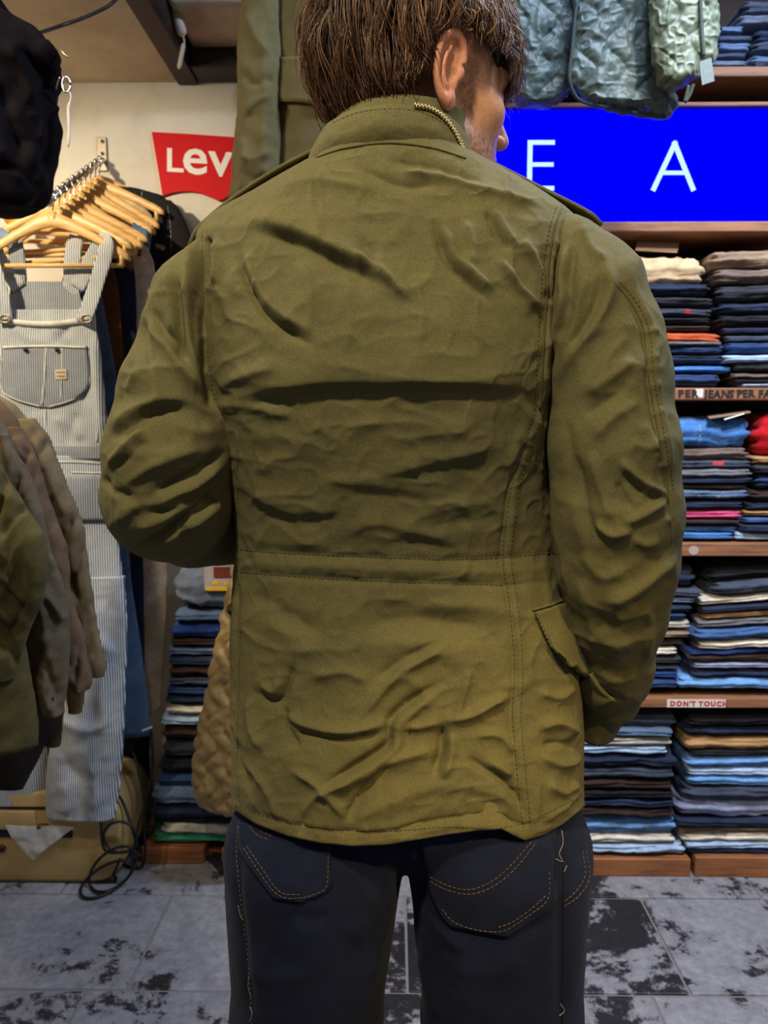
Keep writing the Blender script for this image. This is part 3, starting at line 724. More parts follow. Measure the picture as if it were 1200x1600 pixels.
# even spacing in x over the back
a_, b_ = (Rx - Lx) / 2, R[:, 4]
V = np.empty((NV, NT, 3)); V[..., 0] = ((Lx + Rx) / 2)[:, None] + a_[:, None] * ex; V[..., 1] = yc[:, None] - b_[:, None] * ey; V[..., 2] = Zr[:, None]
tb = (1 - sstep(330, 520, R[:, 0]))[:, None]; ym = np.minimum(V[..., 1], 2 * yc[:, None] - V[..., 1])
V[..., 2] += tb * (Zr[:, None] - CAM[2]) * (ym - R[:, 3][:, None]) / R[:, 3][:, None] * 0.92
V = V.reshape(-1, 3); F = np.array(grid_faces(NV, NT, True))
N = vnormals(V, F)
TF = [
 # shoulder blades and upper back
 ([(385, 346), (467, 364), (529, 396), (592, 428), (634, 460)], 0.0085, 26, 9),
 ([(400, 362), (470, 382), (540, 416), (600, 448)], -0.0045, 8, 16),
 ([(545, 398), (596, 430), (640, 470)], 0.003, 9, 6),
 ([(372, 392), (388, 449), (416, 494), (452, 520), (490, 541)], -0.0055, 9, 6),
 ([(384, 390), (402, 444), (432, 484), (490, 522)], 0.0040, 9, 14),
 ([(323, 366), (326, 400), (324, 446)], -0.008, 6, 5), ([(336, 372), (340, 410), (336, 450)], 0.004, 8, 10),
 ([(679, 352), (699, 409), (728, 438), (764, 474)], -0.0050, 7, 6), ([(690, 348), (712, 404), (740, 430), (775, 462)], 0.0042, 10, 12),
 ([(759, 328), (779, 370), (797, 394)], -0.004, 7, 6), ([(770, 326), (790, 364), (808, 384)], 0.003, 9, 9),
 ([(770, 400), (806, 446), (842, 490)], 0.0045, 12, 8), ([(812, 372), (838, 420), (846, 470)], 0.004, 9, 7),
 ([(724, 344), (736, 380), (732, 420)], 0.003, 12, 12), ([(560, 370), (580, 400), (588, 436)], -0.003, 8, 8),
 ([(614, 266), (688, 280), (767, 304), (858, 326)], 0.004, 12, 9), ([(546, 256), (620, 288), (690, 290)], -0.003, 12, 9),
 ([(600, 250), (680, 262), (760, 286)], -0.003, 9, 12), ([(420, 300), (500, 285), (590, 300)], 0.003, 16, 14),
 ([(470, 400), (486, 470), (480, 530)], 0.0018, 9, 9), ([(540, 420), (548, 500), (540, 560)], 0.0015, 8, 8), ([(650, 430), (660, 500), (650, 550)], 0.0016, 9, 9),
 # the big sag across the back
 ([(326, 638), (380, 616), (440, 602), (518, 594), (620, 594), (740, 596), (850, 606)], 0.0062, 56, 14),
 ([(334, 646), (400, 630), (470, 618), (560, 614), (700, 612), (846, 618)], -0.0032, 10, 26),
 ([(334, 634), (393, 634), (460, 652)], 0.004, 10, 10), ([(340, 610), (380, 588), (440, 572)], 0.004, 12, 9),
 # middle back ripples
 ([(488, 664), (506, 672), (526, 690)], 0.003, 9, 7), ([(590, 742), (640, 728), (700, 714), (775, 696)], 0.0065, 24, 10), ([(620, 748), (700, 732), (780, 716)], -0.004, 8, 16),
 ([(362, 748), (410, 776), (461, 798), (530, 792)], 0.006, 22, 9), ([(400, 794), (461, 814), (540, 806)], -0.0045, 8, 18),
 ([(500, 750), (560, 752), (610, 758), (670, 770)], 0.005, 20, 10), ([(530, 770), (610, 776), (690, 786)], -0.003, 8, 14),
 ([(530, 842), (580, 818), (643, 828), (712, 846)], 0.006, 20, 8), ([(600, 846), (650, 848), (712, 860)], -0.005, 8, 12),
 ([(640, 812), (711, 790), (785, 782)], 0.0055, 18, 9), ([(660, 830), (720, 812), (790, 806)], -0.004, 8, 14),
 ([(368, 826), (420, 846), (480, 848), (520, 836)], 0.005, 18, 9), ([(380, 690), (440, 680), (500, 694)], 0.003, 16, 14), ([(540, 670), (640, 660), (760, 668)], 0.003, 20, 18),
 ([(520, 740), (514, 800), (508, 880), (508, 1000)], 0.0020, 6, 6), ([(816, 660), (800, 720), (790, 800)], 0.003, 12, 12),
 # drawcord casing at the waist
 ([(350, 858), (440, 864), (507, 867), (600, 871), (699, 874), (790, 871), (890, 860)], -0.0030, 5, 5),
 ([(350, 893), (440, 899), (507, 904), (600, 908), (677, 911), (790, 914), (890, 905)], -0.0038, 6, 6),
 ([(350, 877), (440, 882), (507, 885), (600, 890), (699, 893), (790, 893), (890, 882)], 0.0038, 10, 10),
 ([(410, 868), (416, 896)], 0.002, 5, 5), ([(456, 868), (460, 900)], 0.002, 5, 5), ([(560, 872), (556, 906)], 0.002, 6, 6), ([(640, 874), (650, 908)], 0.002, 6, 6), ([(730, 876), (724, 910)], 0.002, 6, 6),
 ([(390, 866), (394, 896)], -0.002, 4, 4), ([(530, 870), (526, 900)], -0.002, 5, 5), ([(600, 872), (606, 906)], -0.002, 5, 5), ([(690, 876), (684, 908)], -0.002, 5, 5),
 # skirt
 ([(560, 980), (652, 966), (765, 984)], -0.0055, 22, 26), ([(650, 950), (720, 946), (790, 952)], 0.004, 14, 18), ([(560, 1010), (660, 1004), (770, 1016)], 0.004, 16, 26),
 ([(380, 924), (436, 950), (508, 998)], -0.0045, 18, 20), ([(400, 966), (450, 990), (500, 1030)], 0.003, 14, 18),
 ([(704, 1006), (650, 1036), (616, 1058), (562, 1126)], 0.0042, 9, 9), ([(690, 1000), (630, 1030), (590, 1062)], -0.0025, 10, 9),
 ([(686, 1066), (640, 1095), (610, 1124), (606, 1160), (568, 1187), (502, 1228)], -0.0065, 9, 6), ([(690, 1076), (650, 1108), (622, 1134), (618, 1168), (576, 1200), (510, 1238)], 0.0050, 9, 12),
 ([(396, 1076), (420, 1094), (438, 1094), (450, 1072), (462, 1030)], -0.0042, 6, 6), ([(408, 1066), (430, 1080), (440, 1060)], 0.0035, 8, 8), ([(392, 1084), (398, 1130), (418, 1176)], 0.0038, 7, 9),
 ([(438, 1114), (490, 1136), (550, 1142), (610, 1128)], 0.005, 9, 10), ([(444, 1126), (490, 1148), (550, 1154), (604, 1142)], -0.003, 8, 10), ([(446, 1100), (452, 1140), (470, 1170)], -0.0035, 6, 7),
 ([(690, 1130), (690, 1172), (676, 1216)], -0.007, 8, 9), ([(706, 1140), (704, 1180), (690, 1222)], 0.004, 10, 8),
 ([(690, 1126), (736, 1118), (795, 1084)], 0.0055, 10, 10), ([(712, 1126), (722, 1086), (734, 1040)], 0.0035, 7, 7), ([(640, 1130), (640, 1160), (630, 1180)], -0.0035, 6, 6), ([(630, 1140), (690, 1128)], 0.003, 8, 8),
 ([(480, 1060), (540, 1050), (580, 1070)], 0.003, 12, 12), ([(556, 1222), (620, 1186), (682, 1170)], 0.0045, 10, 10),
 ([(540, 1284), (612, 1252), (712, 1232), (822, 1270)], 0.0042, 24, 18), ([(536, 1284), (578, 1222), (616, 1184)], -0.0040, 7, 8), ([(724, 1180), (790, 1230), (822, 1270)], -0.0045, 9, 9),
 ([(740, 1150), (780, 1150), (806, 1180)], 0.0035, 9, 9), ([(760, 1190), (800, 1214)], 0.003, 8, 8),
 ([(456, 1200), (502, 1228), (546, 1278)], 0.0035, 8, 8), ([(470, 1280), (498, 1240), (556, 1216)], 0.003, 8, 8), ([(380, 1180), (420, 1230), (440, 1290)], 0.003, 9, 9), ([(400, 1240), (380, 1200), (372, 1150)], -0.0025, 8, 8),
 ([(836, 1080), (870, 1090), (896, 1070)], 0.0035, 9, 9), ([(838, 1140), (870, 1130), (904, 1150)], 0.0045, 12, 10), ([(840, 1180), (880, 1196), (910, 1180)], 0.004, 10, 10), ([(850, 1220), (880, 1240), (905, 1228)], 0.004, 10, 9), ([(845, 1164), (880, 1162), (900, 1168)], -0.003, 8, 8),
 ([(840, 1276), (880, 1262), (912, 1240)], 0.003, 10, 8), ([(470, 1296), (476, 1320)], 0.002, 8, 8), ([(620, 1296), (620, 1320)], -0.002, 6, 6),
 # hem
 ([(352, 1252), (436, 1280), (520, 1293), (616, 1297), (700, 1291), (800, 1290), (918, 1240)], -0.0012, 4, 4),
 ([(352, 1264), (436, 1296), (520, 1310), (616, 1312), (700, 1305), (800, 1306), (918, 1256)], 0.0010, 8, 8),
 # side seams and armholes
 ([(846, 630), (824, 702), (807, 758), (793, 866), (802, 938), (811, 1040), (808, 1112), (814, 1196), (824, 1300)], 0.0022, 9, 9),
 ([(838, 640), (814, 706), (797, 760), (783, 866), (792, 938), (801, 1040), (798, 1112), (804, 1196), (814, 1300)], -0.0026, 4, 4),
 ([(364, 720), (366, 860), (372, 960), (368, 1080), (366, 1200), (372, 1300)], -0.0022, 4, 4),
 ([(880, 318), (867, 360), (857, 420), (852, 500), (848, 570), (844, 640)], 0.0030, 12, 4), ([(306, 362), (305, 420), (309, 500), (317, 570), (329, 645)], 0.0026, 4, 12),
]
px, py = P(V); msk = face_mask(V, N)
def tone(p_):
    ym_ = np.mean([q[1] for q in p_]); return 0.4 if 650 < ym_ < 856 else (0.5 if 856 <= ym_ < 916 else 1.0)
TF = [(p_, a_ * tone(p_), wa, wb) for p_, a_, wa, wb in TF]
TF += [(p_, a_ * 0.42, wa * 0.38, wb * 0.38) for p_, a_, wa, wb in TF if wa < 20 and wb < 20 and (np.mean([q[1] for q in p_]) > 1000 or np.mean([q[1] for q in p_]) < 560)]
d = 1.25 * fold_field(px, py, TF) * msk
d += 0.0017 * fbm(V * np.array([1, 1, 1.3]), 22, 3, 3) + 0.0007 * fbm(V, 85, 8, 2)
cr_ = lambda P_, s_, k_: (1 - np.abs(vnoise(P_ + 0.02 * np.stack([fbm(P_, 9, k_), fbm(P_, 9, k_ + 1), fbm(P_, 9, k_ + 2)], 1), s_, k_)) * 2.2).clip(0, 1)
d += msk * (0.0030 * cr_(V, 11, 40) ** 2 * sstep(900, 1020, py) + 0.0020 * cr_(V, 26, 44) ** 2 + 0.0011 * cr_(V, 46, 52) ** 2 + 0.0014 * cr_(V * np.array([1, 1, 1.6]), 15, 48) ** 2)
d += 0.0045 * fbm(V * np.array([0.7, 0.7, 1.4]), 6, 21, 2) * sstep(640, 700, py)
V = V + N * d[:, None]
# uneven hem line
hx_ = np.array([340, 362, 400, 450, 500, 550, 600, 650, 700, 750, 785, 800, 820, 850, 880, 915, 940.]); hy_ = np.array([1256, 1263, 1288, 1307, 1318, 1323, 1321, 1312, 1303, 1296, 1294, 1304, 1314, 1306, 1288, 1258, 1250.])
Vg = V.reshape(NV, NT, 3); bx_, by_ = P(Vg[-1]); hb = (np.arange(NT) < NB)
dz = np.where(hb, (np.interp(bx_, hx_, hy_) - by_) / FPX * Vg[-1, :, 1], 0); dz[:12] *= np.linspace(0, 1, 12); dz[NB - 12:NB] *= np.linspace(1, 0, 12)
Vg[..., 2] -= dz[None] * (sstep(1150, 1318, R[:, 0]) ** 1.5)[:, None]
V = Vg.reshape(-1, 3)
TV, TFc = V, F
ttree = bvh(TV, TFc)
# turned-in hem and neck
lip = V[-NT:].copy(); cen = lip.mean(0); lip2 = cen + (lip - cen) * np.array([0.985, 0.975, 1]); lip3 = cen + (lip - cen) * np.array([0.93, 0.90, 1]) + np.array([0, 0, 0.05])
V2 = np.vstack([V, lip2, lip3]); k = len(V)
F2 = F.tolist() + [(k - NT + j, k - NT + (j + 1) % NT, k + (j + 1) % NT, k + j) for j in range(NT)] + [(k + j, k + (j + 1) % NT, k + NT + (j + 1) % NT, k + NT + j) for j in range(NT)]
jacket = mesh('field_jacket', V2, F2, OLIVE, person); jacket['label'] = 'crumpled olive cotton field jacket'

# ---- sleeves
def sleeve(chain, folds, seed, lo, hi, h=0.0024, seamline=None, sgn=1):
    pts = [W(a, b, y) for a, b, y, r in chain]; rad = [r / FPX * y for a, b, y, r in chain]
    def fn(g):
        D = None
        for i in range(len(pts) - 1):
            c = s_cone(g, pts[i], pts[i + 1], rad[i], rad[i + 1]); D = c if D is None else smin(D, c, 0.012)
        return D
    V, F = nets(fn, lo, hi, h)
    N = vnormals(V, F)
    if ((V - V.mean(0)) * N).sum() < 0: F = F[:, ::-1]; N = -N
    px, py = P(V); m = face_mask(V, N)
    d = 0.95 * fold_field(px, py, [(p_, a_, wa * 0.8, wb * 0.8) for p_, a_, wa, wb in folds]) * m + m * (0.0018 * (1 - np.abs(vnoise(V, 24, seed)) * 2.2).clip(0, 1) ** 2 + 0.0022 * (1 - np.abs(vnoise(V * np.array([1, 1, 1.5]), 13, seed + 2)) * 2.2).clip(0, 1) ** 2) + 0.0022 * fbm(V, 20, seed, 3) + 0.0035 * fbm(V * np.array([1, 1, 1.6]), 9, seed + 3, 2) + 0.0007 * fbm(V, 85, seed + 5, 2)
    sx_ = np.interp(py, [q[1] for q in seamline], [q[0] for q in seamline]); dist = (px - sx_) * sgn
    d -= 0.022 * sstep(-16, 12, dist) * sstep(330, 380, py) * (1 - sstep(610, 660, py)) * m
    return V + N * d[:, None], F
ar = [(878, 322), (866, 360), (856.5, 420), (851, 500), (847, 570), (843, 640)]; al = [(308, 366), (307, 420), (311, 500), (319, 570), (330, 640)]
LS = [
 ([(229, 488), (241, 520), (266, 548), (278, 568), (318, 616)], 0.0080, 9, 12), ([(238, 480), (252, 512), (276, 540), (296, 570)], -0.0065, 10, 7),
 ([(276, 425), (281, 490), (284, 536), (277, 568)], -0.0085, 7, 7), ([(264, 420), (268, 480), (270, 530)], 0.0070, 10, 9), ([(292, 410), (292, 480), (296, 540), (306, 590)], 0.0080, 9, 8), ([(308, 430), (300, 500), (308, 560)], -0.006, 6, 6),
 ([(229, 494), (230, 536), (242, 588)], -0.0055, 8, 8), ([(240, 560), (246, 600), (250, 640)], 0.0045, 9, 9), ([(216, 578), (192, 614)], 0.0045, 8, 10), ([(205, 560), (196, 600), (184, 640)], -0.003, 8, 8),
 ([(168, 690), (210, 660), (252, 639), (300, 641)], -0.0070, 10, 12), ([(168, 676), (210, 644), (252, 624), (300, 626)], 0.0060, 18, 9), ([(168, 730), (192, 704), (224, 667)], 0.0070, 8, 6), ([(180, 736), (204, 712), (232, 684)], -0.004, 7, 8),
 ([(190, 762), (227, 735), (268, 716), (320, 700)], 0.0075, 16, 12), ([(158, 742), (178, 766), (212, 775)], -0.0050, 7, 7), ([(168, 752), (190, 790), (186, 830)], 0.0035, 10, 10),
 ([(352, 706), (308, 738), (273, 753), (236, 772)], -0.0105, 10, 10), ([(352, 722), (310, 756), (275, 770), (236, 792)], 0.0080, 10, 12),
 ([(356, 756), (315, 791), (287, 809), (245, 844), (206, 860)], -0.0110, 9, 9), ([(330, 760), (296, 784), (262, 796), (226, 802)], -0.0055, 8, 8), ([(350, 782), (310, 812), (285, 828), (240, 856)], 0.0065, 9, 12),
 ([(300, 780), (270, 800), (238, 818), (205, 826)], 0.0060, 12, 10), ([(186, 814), (222, 786)], 0.0040, 9, 9), ([(270, 660), (310, 676), (340, 670)], 0.003, 14, 14), ([(290, 818), (284, 834), (300, 826)], -0.005, 6, 6),
]
SL = [(348, 428, 0.915, 62), (324, 474, 0.91, 80), (307, 528, 0.905, 80), (279, 610, 0.895, 87), (264, 710, 0.895, 99), (262, 775, 0.905, 99), (300, 812, 0.985, 72), (400, 822, 1.08, 62), (520, 812, 1.13, 52)]
V, F = sleeve(SL, LS, 31, (-0.40, 0.78, 1.02), (-0.03, 1.22, 1.55), 0.0024, al, 1)
LV, LF = V, F
sl = mesh('sleeve', V, F, OLIVE, jacket); sl['label'] = 'bent left sleeve with deep creases at the elbow'
RS = [
 ([(889, 370), (878, 437), (881, 465), (868, 520), (856, 568)], 0.0080, 8, 10), ([(898, 380), (890, 440), (888, 500)], -0.0065, 7, 7), ([(905, 350), (925, 390), (948, 408)], 0.005, 9, 9), ([(915, 420), (905, 470), (896, 520), (876, 570)], 0.0050, 10, 8),
 ([(948, 400), (953, 454), (930, 509), (891, 569), (866, 612)], 0.0085, 11, 20), ([(938, 412), (938, 456), (916, 508), (884, 556)], -0.0065, 10, 8),
 ([(994, 560), (946, 597), (915, 614)], 0.0065, 12, 16), ([(1004, 624), (957, 655), (926, 690)], 0.0065, 12, 14), ([(985, 600), (940, 632), (910, 650)], -0.004, 10, 12), ([(985, 520), (950, 560), (930, 600)], 0.004, 10, 10),
 ([(966, 716), (1001, 751), (1042, 775)], 0.0080, 7, 9), ([(972, 735), (1000, 768), (1034, 788)], -0.005, 7, 8), ([(1044, 780), (1001, 806), (970, 820)], 0.0075, 10, 9), ([(985, 690), (1010, 700), (1030, 690)], 0.004, 12, 10), ([(1000, 660), (1016, 680), (1026, 710)], 0.003, 9, 9),
 ([(924, 815), (957, 835), (990, 826)], 0.0065, 8, 9), ([(962, 752), (975, 776), (988, 798)], -0.005, 7, 7), ([(985, 840), (1010, 850), (1030, 840)], 0.004, 10, 10),
 ([(1058, 866), (1012, 908), (974, 932), (940, 940)], 0.0080, 14, 12), ([(1056, 892), (1016, 930), (980, 952)], -0.0045, 10, 12), ([(958, 962), (990, 960), (1020, 948)], 0.0030, 6, 10),
 ([(896, 706), (917, 806), (942, 858)], -0.0075, 14, 12), ([(882, 640), (890, 720), (900, 800)], -0.004, 12, 12), ([(920, 700), (940, 770), (960, 820)], 0.005, 12, 12), ([(906, 860), (940, 900), (980, 890)], 0.005, 14, 14),
 ([(1013, 950), (1014, 990), (1010, 1034)], 0.0045, 7, 7), ([(930, 980), (960, 1010), (990, 1000)], 0.004, 16, 14), ([(920, 1040), (960, 1060), (1000, 1050)], 0.0045, 14, 12), ([(900, 900), (920, 960), (930, 1020)], 0.004, 12, 12), ([(915, 1060), (940, 1085), (980, 1090)], -0.005, 9, 9),
 ([(960, 440), (990, 480), (1006, 520), (1014, 597), (1030, 685), (1044, 767), (1050, 850)], -0.0042, 5, 5), ([(974, 440), (1003, 476), (1019, 520), (1026, 597), (1042, 685), (1055, 767)], 0.0035, 7, 7),
] + [([(1006 + 36 * (k / 8), 520 + 42 * k), (1024 + 30 * (k / 8), 516 + 42 * k)], 0.0022, 6, 6) for k in range(8)]
SR = [(880, 404, 0.915, 66), (914, 462, 0.91, 92), (937, 520, 0.905, 89), (952, 600, 0.895, 92), (958, 700, 0.885, 98), (963, 800, 0.885, 98), (962, 880, 0.895, 91), (960, 960, 0.915, 78), (956, 1040, 0.945, 62), (952, 1082, 0.965, 50)]
V, F = sleeve(SR, RS, 47, (0.10, 0.76, 0.86), (0.40, 1.06, 1.55), 0.0024, ar, -1)
RV, RF = V, F
sr = mesh('sleeve', V, F, OLIVE, jacket); sr['label'] = 'hanging right sleeve running to the front pocket'
rtree = bvh(RV, RF)
# right cuff with its tab
c0, c1 = W(948, 1080, 0.965), W(922, 1140, 0.985)
tt = (c1 - c0) / np.linalg.norm(c1 - c0)
V, F = tube(np.array([c0 - tt * 0.02, c0, c0 + (c1 - c0) * 0.35, c1 - tt * 0.004, c1, c1 - tt * 0.012]), np.array([0.031, 0.036, 0.033, 0.0315, 0.029, 0.024]), 40)
V[:, 1] += 0.0; V += 0.0016 * np.stack([fbm(V, 30, 3), fbm(V, 30, 4), fbm(V, 30, 6)], 1)
cu = mesh('cuff', V, F, OLIVE, jacket); bevel(cu, 0.002)
ctree = bvh(V, F)
mesh('cuff_tab', *patch(rtree, [(908, 1062), (912, 1084), (930, 1104)], [(926, 1050), (940, 1072), (962, 1092)], 0.002, 0.003, 14, 14, 0.002), OLIVE, jacket)

# ---- seams, stitches
def onjacket(name, vf, mat): return mesh(name, *vf, mat, jacket)
sm = [(846, 630), (824, 702), (807, 758), (793, 866), (802, 938), (811, 1040), (808, 1112), (814, 1196), (824, 1298)]
for dx in (-7, 6):
    onjacket('stitching', stitch(ttree, [(x + dx, y) for x, y in sm], 0.00045, 5, 2.5, 0.0002), OLIVE_D)['kind'] = 'stuff'
for ln in ([(368, 858), (440, 864), (507, 867), (600, 871), (699, 874), (790, 871), (872, 862)], [(368, 893), (440, 899), (507, 904), (600, 908), (677, 911), (786, 914)],
           [(366, 1258), (436, 1281), (520, 1294), (616, 1298), (700, 1292), (800, 1291), (905, 1246)]):
    onjacket('stitching', stitch(ttree, ln, 0.0005, 5, 2.5, 0.0002), OLIVE_D)['kind'] = 'stuff'
ar = [(878, 322), (866, 360), (856.5, 420), (851, 500), (847, 570), (843, 640)]; al = [(308, 366), (307, 420), (311, 500), (319, 570), (330, 640)]
onjacket('seam', cord(ttree, ar, 0.0013, 0.0004), OLIVE_D); onjacket('seam', cord(ttree, al, 0.0013, 0.0004), OLIVE_D)
onjacket('stitching', stitch(ttree, [(x - 8, y) for x, y in ar], 0.00045, 5, 2.5, 0.0002), OLIVE_D)['kind'] = 'stuff'
onjacket('stitching', stitch(ttree, [(x + 8, y) for x, y in al], 0.00045, 5, 2.5, 0.0002), OLIVE_D)['kind'] = 'stuff'
ls = [(372, 700), (370, 860), (376, 960), (373, 1080), (371, 1200), (377, 1270)]
onjacket('stitching', stitch(ttree, ls, 0.00045, 5, 2.5, 0.0002), OLIVE_D)['kind'] = 'stuff'
rs = [(960, 440), (990, 480), (1006, 520), (1014, 597), (1030, 685), (1044, 767), (1049, 850)]
onjacket('seam', cord(rtree, rs, 0.0010, -0.0006), OLIVE_D)
onjacket('stitching', stitch(rtree, [(x + 9, y) for x, y in rs[:6]], 0.00045, 5, 2.5, 0.0002), OLIVE_D)['kind'] = 'stuff'

# ---- right hip pocket flap
fl = patch(ttree, [(834, 957), (848, 992), (862, 1020), (866, 1026)], [(889, 939), (899, 980), (906, 1020), (909, 1062)], 0.002, 0.0035, 22, 26, 0.002, lambda u, v: 0.010 * v ** 2 * (1 - 0.3 * u))
pf = onjacket('pocket_flap', fl, OLIVE)
onjacket('pocket_seam', cord(ttree, [(832, 953), (860, 945), (890, 934)], 0.0016, 0.001, 30), OLIVE)
ftree = bvh(*fl)
onjacket('stitching', stitch(ftree, [(840, 962), (852, 990), (866, 1016), (888, 1034), (904, 1050)], 0.0005, 5, 2, 0.0003), OLIVE_L)['kind'] = 'stuff'
# drawcord end peeping at the left hip
onjacket('drawcord_end', tube(smooth_path([W(364, 944, 0.93), W(358, 947, 0.925), W(357, 954, 0.925), W(361, 959, 0.93)], 14), 0.0022, 7), OLIVE_D)

# ---- shoulder straps (epaulettes)
def strap(path, wid, th_, tip):
    p = smooth_path(path, 40); n = len(p); t = np.gradient(p, axis=0); t /= np.linalg.norm(t, axis=1)[:, None]
    yv = np.array([0, 1.0, 0]); up = np.cross(t, yv); up /= np.linalg.norm(up, axis=1)[:, None]; up[up[:, 2] < 0] *= -1
    wv = wid * np.clip((1 - np.linspace(0, 1, n)) / 0.10, 0.05, 1) ** 0.5 if tip else np.full(n, wid)
    a = np.linspace(0, 2 * math.pi, 28, endpoint=False); cx = np.sign(np.cos(a)) * np.abs(np.cos(a)) ** 0.35; cz = np.sign(np.sin(a)) * np.abs(np.sin(a)) ** 0.5
    V = (p[:, None] + (wv[:, None] * cx)[..., None] * yv + (th_ * cz)[None, :, None] * up[:, None]).reshape(-1, 3)
    F = grid_faces(n, 28, True) + [tuple(range(28))[::-1], tuple((n - 1) * 28 + j for j in range(28))]
    return V, F
er = strap([W(738, 247, 0.965), W(790, 273, 0.965), W(850, 304, 0.955), W(905, 332, 0.945), W(939, 353, 0.935)], 0.018, 0.0026, True)
onjacket('epaulette', er, OLIVE)['label'] = 'shoulder strap on the right shoulder'
el = strap([W(489, 243, 0.965), W(430, 274, 0.965), W(370, 314, 0.955), W(322, 354, 0.945), W(296, 388, 0.935)], 0.018, 0.0026, True)
onjacket('epaulette', el, OLIVE)['label'] = 'shoulder strap on the left shoulder'

# ---- stand collar in two layers
def collar(rows, th_, seed, nth=240, nv=60, folds=()):
    """rows bottom to top: (cx px, half width px, cy depth, half depth, py back, py front)"""
    R = smooth_path(np.array(rows, float), nv); a = np.linspace(0, 2 * math.pi, nth, endpoint=False)
    outs = []
    for s in (1, -1):
        V = np.empty((nv, nth, 3))
        for i, (cx, hw, cy, hd, pb, pf_) in enumerate(R):
            c = W(cx, pb, cy - hd); hx = hw / FPX * cy
            zb = W(cx, pb, cy - hd)[2]; zf = W(cx, pf_, cy - hd)[2]
            X0 = W(cx, pb, cy)[0]
            k = (1 - np.sin(a)) / 2                    # 0 at the back, 1 at the front
            V[i, :, 0] = X0 + (hx - (0 if s > 0 else th_)) * np.cos(a); V[i, :, 1] = cy - (hd - (0 if s > 0 else th_)) * np.sin(a); V[i, :, 2] = zb + (zf - zb) * k
        outs.append(V)
    o = outs[0].reshape(-1, 3); N = vnormals(o, np.array(grid_faces(nv, nth, True)))
    dd = 0.0016 * fbm(o * np.array([1, 1, 2.5]), 24, seed, 3) + 0.0006 * fbm(o, 80, seed, 2)
    px_, py_ = P(o); dd = dd + fold_field(px_, py_, folds) * face_mask(o, N)
    outs = [x.reshape(-1, 3) + N * dd[:, None] for x in outs]
    top = (nv - 1) * nth; k = nv * nth
    V = np.vstack(outs); F = grid_faces(nv, nth, True) + [tuple(k + i for i in f[::-1]) for f in grid_faces(nv, nth, True)]
    F += [(top + j, top + (j + 1) % nth, k + top + (j + 1) % nth, k + top + j) for j in range(nth)]
    return V, F
co_o = collar([(615, 138, 0.963, 0.086, 276, 262), (615, 137, 0.963, 0.093, 240, 244), (613, 132, 0.963, 0.099, 220, 232), (612, 125, 0.963, 0.105, 196, 212), (613, 117, 0.964, 0.104, 174, 198), (615, 111, 0.965, 0.101, 162, 190)], 0.006, 3, folds=[
    ([(500, 236), (508, 205), (530, 185), (570, 174), (620, 170), (668, 176), (700, 194), (722, 222)], -0.0035, 3, 4), ([(500, 226), (512, 196), (540, 178), (600, 166), (660, 168)], 0.002, 6, 5),
    ([(650, 206), (690, 218), (718, 240)], -0.0055, 6, 5), ([(640, 196), (686, 204), (714, 224)], 0.004, 7, 6), ([(660, 228), (700, 238), (722, 248)], 0.003, 5, 5), ([(520, 210), (580, 192), (640, 190)], 0.003, 12, 10), ([(505, 240), (540, 222), (600, 210)], -0.002, 8, 8)])
cc = onjacket('collar', co_o, OLIVE); cc['label'] = 'outer layer of the stand collar'
co_i = collar([(615, 122, 0.966, 0.096, 230, 236), (618, 115, 0.967, 0.093, 190, 206), (622, 108, 0.968, 0.090, 162, 182), (628, 103, 0.970, 0.087, 147, 170)], 0.005, 9)
onjacket('collar', co_i, OLIVE)['label'] = 'inner layer of the stand collar'
otree = bvh(*co_o)
ctr = bvh(*join([(TV, TFc.tolist()), co_o]))
onjacket('seam', cord(ctr, [(494, 247), (540, 232), (606, 224), (672, 231), (728, 248)], 0.0013, 0.0004), OLIVE_D)
onjacket('stitching', stitch(otree, [(520, 192), (560, 176), (610, 170), (660, 176), (700, 196)], 0.00045, 5, 2.5, 0.0002), OLIVE_D)['kind'] = 'stuff'
# ---- zip of the stowed hood
ZIP = plain('zip_brass', lin(206, 186, 140), 0.35, 0.9)
zp = smooth_path([(648, 167), (670, 171), (690, 183), (707, 203), (719, 226), (727, 244)], 46)
parts = []; tape = []
for i, (x, y) in enumerate(zp):
    c = cast(otree, x, y, 0.0016)
    if c is None: continue
    tape.append(c)
tape = np.array(tape)
zt = onjacket('zip_tape', tube(tape - np.array([0, -0.0012, 0]), 0.0030, 6), OLIVE_D)
tg = np.gradient(tape, axis=0); tg /= np.linalg.norm(tg, axis=1)[:, None] + 1e-9
for i in range(len(tape)):
    t = tg[i]; v = np.array(CAM - tape[i]); v /= np.linalg.norm(v); s = np.cross(t, v)
    parts.append(obox(tape[i] + v * 0.0016 + s * (0.0006 if i % 2 else -0.0006), t * 0.0007, s * 0.0023, v * 0.0011))
zo = onjacket('zip_teeth', join(parts), ZIP); zo['kind'] = 'stuff'
ZV = tape[-1]
onjacket('zip_pull', obox(ZV + np.array([0.002, -0.004, -0.006]), (0.0018, 0, 0), (0, 0.0006, 0), (0.001, 0, 0.006)), ZIP)

